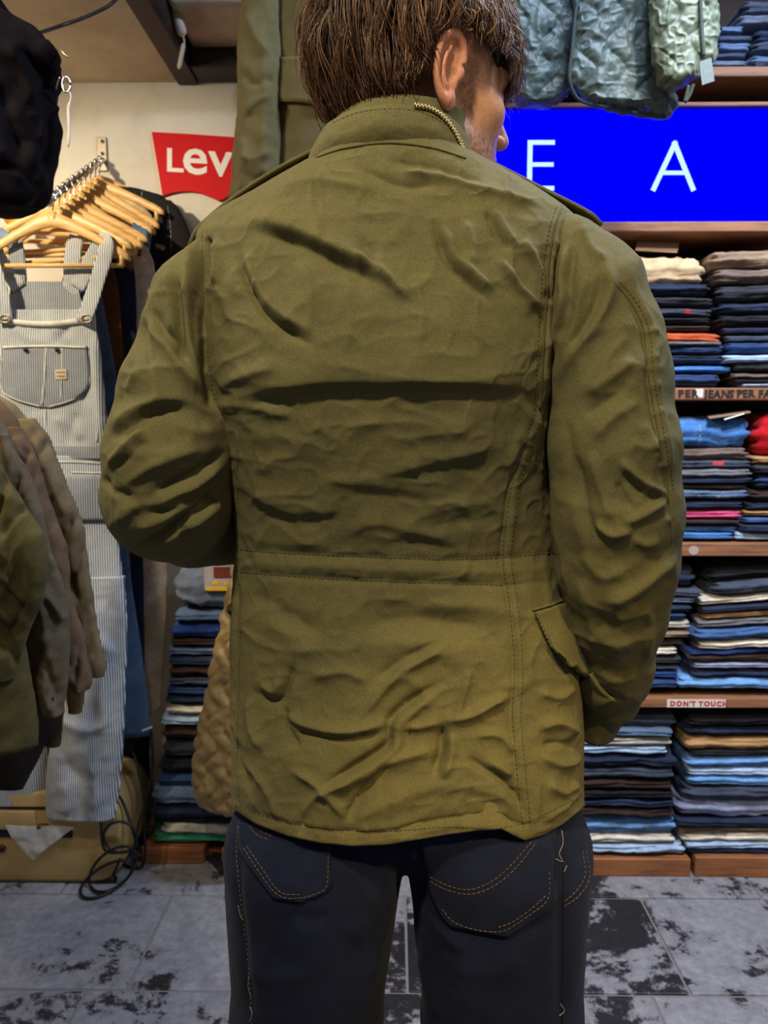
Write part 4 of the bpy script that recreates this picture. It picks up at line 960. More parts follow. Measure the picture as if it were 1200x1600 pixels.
# ================================================================== JEANS OF THE PERSON
INDIGO = cloth('dark_indigo_denim', lin(23, 30, 54), 0.92, 0.4, 14, 0.03, 1100, 0.35)
GOLD = cloth('gold_thread', lin(112, 92, 64), 0.8, 0.2, 50, 0.0)
lh, lk, lf = W(492, 1330, 0.915), W(480, 1590, 0.925), None
rh, rk = W(778, 1330, 0.915), W(783, 1590, 0.915)
def leg_ends(h, k):
    v = (k - h) / abs(k[2] - h[2]); return k + v * (k[2] - 0.05) * np.array([0.55, 0.55, 1])
lf, rf = leg_ends(lh, lk), leg_ends(rh, rk)
def jfn(g):
    q = (g - np.array([0, 0.915, 0])) * np.array([1, 0.93, 1]) + np.array([0, 0.915, 0])
    L = smin(s_cone(q, lh, lk, 0.1075, 0.091), s_cone(q, lk, lf, 0.091, 0.086), 0.02)
    Rr = smin(s_cone(q, rh, rk, 0.110, 0.094), s_cone(q, rk, rf, 0.094, 0.087), 0.02)
    D = smin(L, Rr, 0.012)
    c = (lh + rh) / 2
    D = smin(D, s_ell(q, c + np.array([0, 0.012, 0.085]), (0.19, 0.105, 0.10)), 0.015)
    return smax(D, 0.035 - g[..., 2], 0.01)
V, F = nets(jfn, (-0.30, 0.74, 0.0), (0.32, 1.08, 0.98), 0.0042)
N = vnormals(V, F)
if ((V - V.mean(0)) * N).sum() < 0: F = F[:, ::-1]; N = -N
px, py = P(V)
JF = [([(450, 1420), (480, 1440), (520, 1430)], -0.004, 14, 10), ([(590, 1390), (570, 1430), (540, 1470)], 0.005, 14, 14), ([(600, 1420), (590, 1480), (580, 1540)], 0.003, 14, 14),
      ([(660, 1400), (690, 1450), (740, 1490)], 0.005, 14, 14), ([(700, 1500), (760, 1520), (830, 1500)], 0.004, 20, 20), ([(380, 1500), (420, 1530), (480, 1520)], 0.004, 20, 18), ([(650, 1480), (668, 1540), (690, 1600)], 0.004, 12, 14),
      ([(875, 1330), (878, 1450), (876, 1600)], -0.0045, 10, 10), ([(376, 1290), (374, 1400), (396, 1600)], -0.0040, 6, 6), ([(628, 1300), (630, 1340), (630, 1372)], -0.008, 10, 10)]
d = fold_field(px, py, JF) * face_mask(V, N) + 0.003 * fbm(V * np.array([1, 1, 0.7]), 12, 70, 3) + 0.0006 * fbm(V, 90, 71, 2)
V = V + N * d[:, None]
jeans = mesh('jeans', V, F, INDIGO, person); jeans['label'] = 'loose dark indigo jeans with tan stitching'
jtree = bvh(V, F)
def onjeans(name, vf, mat=INDIGO): return mesh(name, *vf, mat, jeans)
p1 = patch(jtree, [(376, 1285), (378, 1330), (398, 1362), (430, 1402)], [(520, 1300), (516, 1350), (514, 1388), (470, 1408)], 0.0015, 0.0022, 26, 26)
onjeans('back_pocket', p1)['label'] = 'left back pocket'
p2_ = patch(jtree, [(652, 1290), (668, 1372), (686, 1420), (706, 1446)], [(868, 1290), (862, 1360), (862, 1410), (792, 1462)], 0.0015, 0.0022, 30, 30)
onjeans('back_pocket', p2_)['label'] = 'right back pocket'
t1, t2 = bvh(*p1), bvh(*p2_)
def st2(tree, pts, dx=0, dy=0, mat=GOLD, r=0.0005): 
    o = onjeans('stitching', stitch(tree, [(x + dx, y + dy) for x, y in pts], r, 5.5, 2.2, 0.0003), mat); o['kind'] = 'stuff'
st2(t1, [(381, 1325), (402, 1358), (434, 1398), (468, 1403), (500, 1394), (511, 1380), (513, 1320)]); st2(t1, [(386, 1322), (407, 1353), (437, 1393), (468, 1398)])
st2(t1, [(390, 1290), (402, 1305), (420, 1312)]); st2(t1, [(396, 1287), (408, 1299), (424, 1306)])
st2(t2, [(672, 1370), (700, 1384), (735, 1390), (770, 1376), (800, 1350), (830, 1316)]); st2(t2, [(672, 1377), (700, 1391), (737, 1397), (774, 1383), (806, 1356), (838, 1316)])
st2(t2, [(690, 1420), (708, 1440), (740, 1452), (778, 1456), (800, 1448), (832, 1426), (856, 1404), (858, 1360)]); st2(t2, [(778, 1449), (800, 1441), (830, 1420), (852, 1400)])
st2(jtree, [(372, 1290), (370, 1340), (378, 1420), (388, 1500), (394, 1600)]); st2(jtree, [(916, 1330), (921, 1370), (906, 1398), (882, 1416)]); st2(jtree, [(910, 1330), (914, 1366), (900, 1392), (880, 1410)])
onjeans('seam', cord(jtree, [(882, 1300), (880, 1400), (880, 1500), (878, 1598)], 0.0011, 0.0003), cloth('indigo_seam', lin(20, 24, 38), 0.9))
# frayed loose threads
FRAY = cloth('fray_thread', lin(160, 152, 138), 0.8)
fr = []
for pts in ([(876, 1298), (878, 1318), (872, 1334), (878, 1346), (866, 1342)], [(884, 1352), (880, 1362)], [(374, 1414), (377, 1428), (381, 1436)], [(391, 1524), (389, 1540), (394, 1556)], [(392, 1572), (396, 1582), (391, 1596)], [(874, 1568), (880, 1578), (872, 1586)]):
    q = [cast(jtree, *p, 0.0018) for p in smooth_path(pts, 16)]; fr.append(tube([x for x in q if x is not None], 0.0004, 5))
o = onjeans('frayed_threads', join(fr), FRAY); o['kind'] = 'stuff'

# shoes, standing on the floor below the frame
LEATHER = plain('shoe_leather', lin(40, 34, 30), 0.5)
for f, tx in ((lf, -0.10), (rf, 0.10)):
    fx = f[0]; dv = np.array([tx, 1.0, 0]); dv /= np.linalg.norm(dv); hl = np.array([fx, f[1] - 0.055, 0.0]); 
    A_, B_, C_ = hl + (0, 0, 0.05), hl + dv * 0.11 + np.array([0, 0, 0.042]), hl + dv * 0.215 + np.array([0, 0, 0.036])
    V, F = nets(lambda g: smax(smin(smin(s_cone(g, A_, B_, 0.042, 0.046), s_cone(g, B_, C_, 0.046, 0.036), 0.02), s_cone(g, A_, A_ + np.array([0, 0, 0.06]), 0.04, 0.038), 0.03), 0.016 - g[..., 2], 0.004), (fx - 0.13, f[1] - 0.16, 0.0), (fx + 0.13, f[1] + 0.28, 0.16), 0.006)
    sh = mesh('shoe', V, F, LEATHER, person)
    V, F = nets(lambda g: smax(smin(s_cone(g * (1, 1, 0), A_ * (1, 1, 0), B_ * (1, 1, 0), 0.045, 0.05), s_cone(g * (1, 1, 0), B_ * (1, 1, 0), C_ * (1, 1, 0), 0.05, 0.04), 0.02), np.abs(g[..., 2] - 0.009) - 0.009, 0.002), (fx - 0.13, f[1] - 0.16, -0.01), (fx + 0.13, f[1] + 0.28, 0.03), 0.005)
    mesh('sole', V, F, plain('shoe_sole', lin(24, 22, 20), 0.8), sh)

# ================================================================== HEAD
PHI = math.radians(60.5)
hr, hf, hu = np.array([math.cos(PHI), -math.sin(PHI), 0]), np.array([math.sin(PHI), math.cos(PHI), 0]), np.array([0, 0, 1.0])
nod = math.radians(-4); hf, hu = hf * math.cos(nod) + hu * math.sin(nod), hu * math.cos(nod) - hf * math.sin(nod)
HM = np.stack([hr, hf, hu], 1)                       # local (right, forward, up) -> world
EAR = W(714, 121, 0.905); HO = EAR - hr * 0.078
def H2W(p): return np.asarray(p) @ HM.T + HO
NB_ = (np.array([0.0, 0.975, 1.44]) - HO) @ HM
def head_fn(g):
    p = g.copy(); ax = np.abs(p[..., 0]); m = np.stack([ax, p[..., 1], p[..., 2]], -1)
    D = s_ell(p, (0, -0.012, 0.055), (0.076, 0.099, 0.086))
    D = smin(D, s_ell(p, (0, 0.040, -0.012), (0.064, 0.058, 0.088)), 0.03)
    D = smin(D, s_ell(p, (0, 0.042, -0.062), (0.053, 0.052, 0.042)), 0.025)
    D = smin(D, s_cone(m, (0.056, 0.004, -0.048), (0.022, 0.078, -0.090), 0.017, 0.018), 0.02)
    D = smin(D, s_sph(p, (0, 0.086, -0.094), 0.018), 0.02)
    D = smin(D, s_ell(m, (0.043, 0.064, -0.010), (0.020, 0.020, 0.018)), 0.02)
    D = smin(D, s_ell(p, (0, 0.086, 0.036), (0.052, 0.017, 0.013)), 0.018)
    D = smax(D, -s_ell(m, (0.034, 0.103, 0.014), (0.020, 0.014, 0.013)), 0.012)
    D = smin(D, s_sph(m, (0.033, 0.080, 0.014), 0.0128), 0.004)
    D = smin(D, s_cone(p, (0, 0.096, 0.024), (0, 0.118, -0.016), 0.0075, 0.0105), 0.010)
    D = smin(D, s_ell(m, (0.0115, 0.105, -0.022), (0.0075, 0.011, 0.0075)), 0.005)
    D = smax(D, -s_sph(m, (0.0065, 0.108, -0.030), 0.0035), 0.003)
    D = smin(D, s_ell(p, (0, 0.094, -0.047), (0.023, 0.013, 0.0065)), 0.006)
    D = smin(D, s_ell(p, (0, 0.092, -0.058), (0.021, 0.013, 0.007)), 0.006)
    D = smax(D, -s_ell(p, (0, 0.108, -0.0525), (0.020, 0.006, 0.0012)), 0.003)
    D = smin(D, s_cone(p, (0, -0.022, -0.03), NB_, 0.057, 0.060), 0.03)
    # ears
    b = np.array([0.14, -0.99, 0]); b /= np.linalg.norm(b); v0 = np.array([0.10, -0.20, 0.97]); v0 /= np.linalg.norm(v0)
    n0 = np.cross(v0, b); n0 /= np.linalg.norm(n0); n0 = n0 if n0[0] > 0 else -n0
    q = m - np.array([0.0835, -0.016, 0.004]); u, v, n = q @ b / 1.16, q @ v0 / 1.16, q @ n0 / 1.16
    e = np.stack([u, v, n], -1)
    ru = 0.0165 + 0.10 * np.clip(v, -0.02, 0.02)            # wider at the top
    rho = np.sqrt((u / ru) ** 2 + (v / 0.030) ** 2)
    plate = smax((rho - 1) * 0.017, np.abs(n + 0.002 * (1 - rho)) - 0.0022, 0.002)
    ring = np.sqrt(((rho - 0.93) * 0.020) ** 2 + (n - 0.0035) ** 2) - 0.0032
    ring = np.where((u < -0.004) & (v < 0.004), ring + 0.02 * sstep(0.004, -0.004, v) * sstep(-0.004, -0.008, u), ring)
    anti = np.sqrt(((np.sqrt(((u + 0.003) / 0.0105) ** 2 + ((v + 0.001) / 0.0185) ** 2) - 0.95) * 0.0125) ** 2 + (n - 0.0025) ** 2) - 0.0026
    anti = anti + 0.012 * sstep(0.001, -0.006, u)
    ear = smin(smin(plate, ring, 0.0022), anti, 0.0022)
    ear = smin(ear, s_ell(e, (-0.0045, -0.0290, 0.0012), (0.0078, 0.0085, 0.0042)), 0.004)
    ear = smin(ear, s_ell(e, (-0.0135, -0.0050, 0.0025), (0.0042, 0.006, 0.0036)), 0.004)
    root = s_ell(e, (-0.010, -0.002, -0.007), (0.009, 0.020, 0.008))
    ear = smin(ear, root, 0.004)
    ear = smax(ear, -s_ell(e, (-0.0045, -0.0065, 0.0055), (0.0062, 0.0085, 0.0060)), 0.002)
    return smin(D, ear, 0.0035)
V, F = nets(head_fn, (-0.115, -0.14, -0.19), (0.115, 0.14, 0.15), 0.0019)
N = vnormals(V, F)
if ((V - V.mean(0)) * N).sum() < 0: F = F[:, ::-1]
hl = V.copy()
def skin():
    m, nt, b = base('skin')
    at = nt.nodes.new('ShaderNodeAttribute'); at.attribute_name = 'tint'
    n = noisy(nt, 260, 3, 0.6); rr = ramp(nt, n.outputs['Fac'], [(0.3, (0.86, 0.84, 0.84)), (0.7, (1.08, 1.06, 1.06))])
    mx = nt.nodes.new('ShaderNodeMix'); mx.data_type = 'RGBA'; mx.blend_type = 'MULTIPLY'; mx.inputs[0].default_value = 1
    nt.links.new(at.outputs['Color'], mx.inputs[6]); nt.links.new(rr.outputs[0], mx.inputs[7]); nt.links.new(mx.outputs[2], b.inputs['Base Color'])
    b.inputs['Roughness'].default_value = 0.48; b.inputs['Specular IOR Level'].default_value = 0.4
    b.inputs['Subsurface Weight'].default_value = 0.12; b.inputs['Subsurface Radius'].default_value = (0.010, 0.004, 0.002); b.inputs['Subsurface Scale'].default_value = 0.5
    bump(nt, b, n.outputs['Fac'], 0.25, 0.0012)
    return m
body = mesh('body', H2W(V), F, skin(), person); body['label'] = 'head and neck with stubble beard'
ax = np.abs(hl[:, 0]); y, z = hl[:, 1], hl[:, 2]
sk = np.array(lin(206, 150, 116)); bd = np.array(lin(112, 78, 58)); lp = np.array(lin(176, 104, 92)); br = np.array(lin(46, 32, 24)); er_ = np.array(lin(214, 140, 108))
colr = np.tile(sk, (len(hl), 1))
jaw = sstep(-0.022, -0.046, z + 0.30 * (y - 0.075) * (y < 0.075) * -1 * 0.35) * sstep(-0.01, 0.012, y) * (z > -0.125)
side = sstep(0.045, 0.055, ax) * sstep(0.004, 0.014, y) * sstep(0.040, 0.030, y) * sstep(-0.08, 0.0, -z) * (z < 0.03)
mus = sstep(-0.034, -0.038, z) * sstep(0.08, 0.09, y)
mk = np.clip(np.maximum(np.maximum(jaw, side), mus), 0, 1) * (0.62 + 0.38 * np.clip(fbm(hl, 320, 4, 2) * 1.6, -1, 1))
colr = colr * (1 - mk[:, None]) + bd * mk[:, None]
em = (sstep(0.080, 0.084, ax) * sstep(0.02, 0.0, y))[:, None]; colr = colr * (1 - em * 0.6) + er_ * em * 0.6
lm = (np.exp(-((z + 0.0525) / 0.008) ** 4) * sstep(0.096, 0.100, y) * sstep(0.024, 0.018, ax))[:, None]; colr = colr * (1 - lm) + lp * lm
bw = (np.exp(-((z - 0.036) / 0.005) ** 2) * sstep(0.08, 0.09, y) * sstep(0.010, 0.016, ax) * sstep(0.055, 0.045, ax))[:, None]; colr = colr * (1 - bw) + br * bw
ca = body.data.color_attributes.new('tint', 'FLOAT_COLOR', 'POINT')
ca.data.foreach_set('color', np.c_[np.clip(colr, 0, 1), np.ones(len(hl))].ravel())

# ================================================================== HAIR
K = np.array([0, -0.36, 0.933]); e1 = np.array([0, 1.0, 0]) - K * -0.36; e1 /= np.linalg.norm(e1); e2 = np.array([1.0, 0, 0])
HC = np.array([0, -0.012, 0.054]); HR = np.array([0.079, 0.102, 0.089])
def tmax(al):
    a = np.degrees(np.abs((al + math.pi) % (2 * math.pi) - math.pi))
    return np.radians(np.interp(a, [0, 30, 48, 62, 76, 92, 104, 116, 130, 150, 180], [126, 124, 116, 106, 95, 93, 102, 118, 126, 130, 131]))
def hpos(th_, al, off):
    wv = np.cos(th_)[..., None] * K + np.sin(th_)[..., None] * (np.cos(al)[..., None] * e1 + np.sin(al)[..., None] * e2)
    p = HC + wv * (HR + np.asarray(off)[..., None])
    # below the skull's widest ring the nape hair falls straight, hugging the neck
    return p
hg = np.random.default_rng(5)
NG, NSEG = 620, 13
ga = hg.uniform(-math.pi, math.pi, NG); g0 = np.sqrt(hg.uniform(0.0, 1, NG)) * 0.92 * tmax(ga)
sw = hg.normal(0, 0.10, NG) + 0.18
tt = np.linspace(0, 1, NSEG)
SV = []; SF = []; SR_ = []
cnt = 0
allp = []
for g in range(NG):
    L = hg.uniform(0.55, 1.05); te = min(g0[g] + L, tmax(ga[g]) + hg.normal(0, 0.035))
    if te - g0[g] < 0.18: g0[g] = te - hg.uniform(0.18, 0.35)
    ths = g0[g] + (te - g0[g]) * tt
    front = max(0.0, math.cos(ga[g])); back = max(0.0, -math.cos(ga[g]))
    lift = 0.006 + hg.uniform(0.004, 0.016) + 0.006 * back
    offp = 0.004 + lift * np.sin(np.clip(tt * 1.25, 0, 1) * math.pi * 0.62) + 0.007 * (front > 0.5) * tt ** 2
    als = ga[g] + sw[g] * tt * np.sin(ths).clip(0.3, 1) * 0.8 + 0.05 * np.sin(tt * 5 + hg.uniform(0, 6)) * tt
    gp = hpos(ths, als, offp)
    ns = hg.integers(10, 17)
    for s in range(ns):
        r0 = hg.normal(0, 0.0052, 3); stray = hg.random() < 0.10
        q = gp + r0 * (1 - (0.45 if stray else 0.80) * tt[:, None] ** 1.5) + hg.normal(0, 0.0022 if stray else 0.0007, (1, 3)) * tt[:, None] * 2.5
        if stray: q = q + (q - HC) * (0.06 * tt[:, None] ** 2)
        allp.append(q)
allp = np.array(allp); n_s = len(allp)
pw = H2W(allp.reshape(-1, 3)).reshape(n_s, NSEG, 3)
tg = np.gradient(pw, axis=1); tg /= np.linalg.norm(tg, axis=2)[..., None] + 1e-9
hcw = H2W(HC); nr = pw - hcw; u = np.cross(tg, nr); u /= np.linalg.norm(u, axis=2)[..., None] + 1e-9; v = np.cross(tg, u)
wr = (np.random.default_rng(3).uniform(0.00035, 0.0007, n_s))[:, None] * (1 - 0.75 * tt ** 3)[None]
ring = [u * math.cos(a) + v * math.sin(a) for a in (0, 2.094, 4.189)]
V = np.stack([pw + r_ * wr[..., None] for r_ in ring], 2).reshape(-1, 3)          # strand, seg, 3
ii = np.arange(n_s)[:, None, None] * NSEG * 3 + np.arange(NSEG - 1)[None, :, None] * 3
F = []
for j in range(3):
    k = (j + 1) % 3; F.append(np.stack([ii + j, ii + k, ii + 3 + k, ii + 3 + j], -1).reshape(-1, 4))
F = np.concatenate(F)
def hairmat():
    m, nt, b = base('hair_brown')
    geo = nt.nodes.new('ShaderNodeNewGeometry')
    r = ramp(nt, geo.outputs['Random Per Island'], [(0.0, lin(48, 30, 22)), (0.45, lin(82, 54, 38)), (0.8, lin(122, 84, 56)), (1.0, lin(176, 128, 86))])
    nt.links.new(r.outputs[0], b.inputs['Base Color']); b.inputs['Roughness'].default_value = 0.42; b.inputs['Specular IOR Level'].default_value = 0.45
    return m
HAIRM = hairmat()
nth_, nal = 44, 140
A2 = np.linspace(-math.pi, math.pi, nal, endpoint=False); TM = tmax(A2)
G = np.linspace(0.02, 1, nth_)[:, None] * (TM - 0.05)[None, :]
cap_ = hpos(G, np.repeat(A2[None], nth_, 0), np.full((nth_, nal), 0.0062)).reshape(-1, 3)
cap_ = cap_ + 0.0015 * fbm(cap_ * np.array([1, 1, 0.5]), 90, 2, 2)[:, None] * np.array([1, 1, 0.3])
hair = mesh('hair', H2W(cap_), grid_faces(nth_, nal, True) + [tuple(range(nal))[::-1]], plain('hair_under', lin(36, 24, 18), 0.6), person)
hair['label'] = 'tousled dark brown hair with a long fringe'
hs = mesh('hair_strands', V, F, HAIRM, hair); hs['kind'] = 'stuff'

# ================================================================== LEFT WALL DISPLAY
CHROME = plain('chrome', lin(196, 196, 192), 0.22, 1.0)
HW = wood('hanger_wood', lin(232, 188, 120), lin(206, 156, 90), 0.42, 'X', 5)
# --- red sign on the wall
sg = thing('wall_sign', 'red wing-shaped sign with white lettering on the plaster wall', 'sign', W(312, 260, WALL_Y))
SD = WALL_Y - 0.012
outl = [(237, 206), (300, 209.5), (362, 214), (405, 217.5), (400, 245), (392, 275), (386, 302)] + [(386 - 66 * t, 302 + 0) for t in ()]
bot = [(386, 306), (374, 302), (362, 304), (350, 310), (342, 313.5), (330, 308), (312, 301), (296, 298.5), (280, 299), (265, 302), (254, 306)]
ol = np.array(outl + bot); A_ = W(ol[:, 0], ol[:, 1], SD)
n = len(A_); B_ = A_ + np.array([0, 0.011, 0])
mesh('sign_board', np.vstack([A_, B_]), [tuple(range(n)), tuple(range(2 * n - 1, n - 1, -1))] + [(i, (i + 1) % n, n + (i + 1) % n, n + i) for i in range(n)], plain('sign_red', lin(206, 6, 14), 0.6, 0.0, 0.2), sg, False)
WHT = plain('sign_white', lin(238, 228, 214), 0.5)
def signtext(ch, x0, x1, y0, y1, sl=0.055, bold=0.012):
    V, F = text_mesh(ch, 1.0, 0.0, 0, bold * 2.2); V = V.copy(); mn, mx = V.min(0), V.max(0)
    u = (V[:, 0] - mn[0]) / (mx[0] - mn[0]); v = (V[:, 1] - mn[1]) / (mx[1] - mn[1])
    q = W(x0 + u * (x1 - x0), y1 + (y0 - y1) * v + sl * u * (x1 - x0), np.full(len(u), SD - 0.0012))
    return q, F
for ch, x0, x1, y0, y1 in (('L', 261, 287, 231, 268), ('e', 286, 324, 231, 272), ('v', 325, 364, 236, 275), ('i', 366, 374, 236, 277), ('s', 378, 396, 240, 279)):
    V, F = signtext(ch, x0, x1, y0, y1, 0.055, 0.007); mesh('lettering', V, F, WHT, sg, False)

# --- slanted arm with its wall strip
AX = float(W(160, 250, WALL_Y)[0])
a0, a1 = W(161, 250, WALL_Y - 0.02), None
yend = AX / float((W(76, 314, 1.0))[0]); a1 = W(76, 314, yend)
arm = thing('waterfall_rack', 'slanted chrome hanging rack with ball stops on a wall strip', 'rack', (AX, WALL_Y - 0.02, a0[2]))
sa, sb = W(153, 252, WALL_Y - 0.002), W(167, 215, WALL_Y - 0.002)
STEEL = plain('strip_steel', lin(150, 138, 120), 0.45, 0.7)
V, F = box(sa[0], sb[0], WALL_Y - 0.008, WALL_Y - 0.0005, sa[2] - 0.03, sb[2]); bevel(mesh('wall_strip', V, F, STEEL, arm, False), 0.002)
for yy in (221, 240):
    c = W(160, yy, WALL_Y - 0.009); mesh('screw', *tube([c, c + (0, -0.003, 0)], 0.005, 10), plain('screw_dark', lin(60, 52, 44), 0.5, 0.8), arm, False)
dirv = (a1 - a0) / np.linalg.norm(a1 - a0)
mesh('bar', *tube([a0 + (0, 0.016, 0), a0, a1], 0.0075, 12), CHROME, arm)
mesh('end_knob', *tube([a1 - dirv * 0.004, a1 + dirv * 0.004, a1 + dirv * 0.012], [0.012, 0.015, 0.011], 16), CHROME, arm)
HP = [a0 + (a1 - a0) * t for t in np.linspace(0.10, 0.95, 10)]
up = np.cross(np.array([1.0, 0, 0]), dirv); up /= np.linalg.norm(up); up = up if up[2] > 0 else -up
for t in np.linspace(0.055, 0.995, 12):
    c = a0 + (a1 - a0) * t + up * 0.009
    V, F = tube([c - up * 0.004, c + up * 0.002, c + up * 0.006, c + up * 0.009], [0.006, 0.008, 0.006, 0.001], 10); mesh('ball_stop', V, F, CHROME, arm)

# --- wooden clothes hanger, built once and copied along the arm
def hanger(base_pt, label):
    x, y, z = base_pt; r = 0.0105
    t = thing('clothes_hanger', label, 'hanger', (x, y, z), 'wooden hangers on the slanted arm')
    # hook over the bar
    a = np.linspace(math.radians(215), math.radians(-60), 16)
    pts = [(x + r * math.cos(k), y, z + r * math.sin(k) + 0.001) for k in a] + [(x + 0.002, y, z - 0.024), (x, y, z - 0.036), (x, y, z - 0.055)]
    mesh('hook', *tube(smooth_path(pts, 36), 0.0017, 7), CHROME, t)
    # shoulders: two curved arms with an oval section
    for s in (-1, 1):
        path = smooth_path([(x - s * 0.010, y, z - 0.052), (x + s * 0.03, y, z - 0.060), (x + s * 0.09, y, z - 0.088), (x + s * 0.15, y, z - 0.122), (x + s * 0.198, y, z - 0.150)], 26)
        n = len(path); hz = np.interp(np.linspace(0, 1, n), [0, 0.15, 0.5, 0.9, 1], [0.019, 0.018, 0.013, 0.0125, 0.008]); hy = np.full(n, 0.0075)
        an = np.linspace(0, 2 * math.pi, 14, endpoint=False)
        V = np.array([[p[0] + 0 * k, p[1] + hy[i] * math.cos(k), p[2] + hz[i] * math.sin(k)] for i, p in enumerate(path) for k in an])
        mesh('hanger_arm', V, grid_faces(n, 14, True) + [tuple(range(14))[::-1], tuple((n - 1) * 14 + j for j in range(14))], HW, t)
    mesh('bar', *tube([(x - 0.178, y, z - 0.168), (x + 0.178, y, z - 0.168)], 0.006, 10), HW, t)
    for s in (-1, 1): mesh('bar_bracket', *tube([(x + s * 0.176, y, z - 0.132), (x + s * 0.176, y, z - 0.170)], 0.0065, 8), HW, t)
    return t
places = ['at the front of the slanted arm, holding striped overalls', 'second on the slanted arm, behind the striped overalls', 'third from the front of the slanted arm', 'fourth from the front of the slanted arm', 'fifth from the front of the slanted arm',
          'sixth from the front of the slanted arm', 'seventh from the front of the slanted arm', 'third from the wall on the slanted arm', 'second from the wall on the slanted arm', 'nearest the wall on the slanted arm, holding black jacket']
HPf = HP[::-1]; H0 = hanger(HPf[0], 'wooden clothes hanger ' + places[0]); HG = [H0]
for i in range(1, 10):
    HG.append(copy_tree(H0, HPf[i] - HPf[0], None, 'wooden clothes hanger ' + places[i])); HG[-1].rotation_euler = (0, math.radians(random.uniform(-5, 5)), math.radians(random.uniform(-9, 9)))

# ================================================================== STRIPED OVERALLS (front of the arm)
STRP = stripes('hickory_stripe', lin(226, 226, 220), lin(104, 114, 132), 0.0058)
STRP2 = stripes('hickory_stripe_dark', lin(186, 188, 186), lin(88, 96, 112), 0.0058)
OFFW = cloth('pale_seam', lin(212, 208, 196), 0.9)
D1 = float(HPf[0][1]); D1f = D1
OF = [([(20, 512), (44, 528), (66, 540)], 0.006, 6, 6), ([(110, 512), (96, 524), (84, 540)], -0.006, 6, 6), ([(146, 520), (152, 600), (158, 690)], 0.008, 9, 7), ([(84, 650), (110, 665), (130, 690)], 0.007, 8, 8), ([(120, 640), (112, 670), (104, 700)], -0.006, 7, 7), ([(60, 640), (56, 670), (60, 700)], 0.007, 7, 7), ([(138, 560), (128, 600), (132, 640)], -0.005, 8, 8)]
OL_ = [([(120, 940), (150, 1000), (190, 1020)], 0.012, 12, 10), ([(100, 960), (120, 1040), (130, 1100)], -0.012, 12, 10), ([(170, 1000), (160, 1080), (170, 1160)], 0.012, 12, 10), ([(90, 1120), (130, 1140), (170, 1130)], 0.010, 10, 10), ([(100, 1180), (120, 1210), (160, 1220)], -0.010, 10, 10), ([(140, 1190), (150, 1240), (140, 1270)], 0.010, 10, 10), ([(100, 1220), (104, 1250), (98, 1276)], 0.010, 9, 9)]
ov = thing('overalls', 'grey-white striped bib overalls hanging at the front of the slanted arm', 'overalls', W(90, 1275, D1))
TS = 0.6
def row(y, l, r, d, t): return (y, l, r, d, t * TS)
bib = garment('bib', [row(484, -8, 146, D1, 0.010), row(500, -12, 150, D1, 0.014), row(560, -20, 156, D1, 0.020), row(620, -28, 163, D1, 0.026), row(690, -34, 172, D1, 0.032), row(705, -36, 174, D1, 0.034)], STRP, ov, 3, 0.008, 16, 3, 0.0015, 40, 2.3, 110, 110, folds=OF)
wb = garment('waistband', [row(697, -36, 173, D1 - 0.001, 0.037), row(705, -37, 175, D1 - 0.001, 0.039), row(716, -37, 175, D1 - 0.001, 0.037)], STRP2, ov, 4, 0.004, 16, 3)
hipp = garment('seat', [row(712, -36, 172, D1, 0.036), row(760, -40, 176, D1, 0.044), row(815, -44, 180, D1, 0.046), row(880, -46, 190, D1, 0.046), row(930, -46, 192, D1, 0.042)], STRP, ov, 5, 0.012, 14, 3)
garment('trouser_leg', [row(900, 64, 192, D1 - 0.004, 0.040), row(1000, 82, 198, D1 - 0.004, 0.042), row(1080, 88, 194, D1 - 0.004, 0.044), row(1160, 80, 190, D1 - 0.006, 0.046), row(1220, 73, 187, D1 - 0.006, 0.046), row(1277, 75, 179, D1 - 0.006, 0.044)], STRP, ov, 6, 0.015, 13, 3, 0.003, 40, 2.3, 110, 130, folds=OL_)
garment('trouser_leg', [row(900, -46, 74, D1 + 0.02, 0.036), row(1080, -40, 80, D1 + 0.02, 0.040), row(1200, -34, 78, D1 + 0.02, 0.040), row(1268, -30, 76, D1 + 0.02, 0.040)], STRP, ov, 7, 0.010, 15, 3)
# patch pocket on the bib
bV, bF, _, _ = loft([row(484, -8, 146, D1, 0.010), row(500, -12, 150, D1, 0.014), row(560, -20, 156, D1, 0.020), row(620, -28, 163, D1, 0.026), row(690, -34, 172, D1, 0.032), row(705, -36, 174, D1, 0.034)])
bV = drape(bV, bF, 0.008, 16, 3, 3, 0.0015, 40); btree = bvh(bV, bF)
pk = patch(btree, [(4, 541), (1, 580), (2, 606), (22, 624), (60, 636)], [(136, 541), (140, 580), (138, 606), (112, 626), (76, 637)], 0.002, 0.003, 26, 22, 0.003)
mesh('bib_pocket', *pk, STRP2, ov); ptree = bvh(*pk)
mesh('pocket_edge', *tube([p for p in [cast(ptree, x, y, 0.001) for x, y in smooth_path([(5, 543), (70, 541), (135, 543)], 30)] if p is not None], 0.0034, 8), OFFW, ov)
mesh('seam', *tube([p for p in [cast(ptree, x, y, 0.0006) for x, y in smooth_path([(72, 544), (70, 590), (66, 632)], 30)] if p is not None], 0.0024, 6), OFFW, ov)
mesh('seam', *tube([p for p in [cast(ptree, x, y, 0.0006) for x, y in smooth_path([(97, 544), (97, 580), (95, 626)], 30)] if p is not None], 0.0016, 6), OFFW, ov)
for q in ([(3, 560), (2, 606), (22, 623), (62, 635)], [(139, 560), (138, 606), (112, 625), (76, 636)]):
    mesh('seam', *tube([p for p in [cast(ptree, x, y, 0.0006) for x, y in smooth_path(q, 30)] if p is not None], 0.0016, 6), OFFW, ov)
mesh('bib_hem', *tube([p for p in [cast(btree, x, y, 0.003) for x, y in smooth_path([(8, 502), (70, 507), (138, 501)], 30)] if p is not None], 0.0075, 8), OFFW, ov)
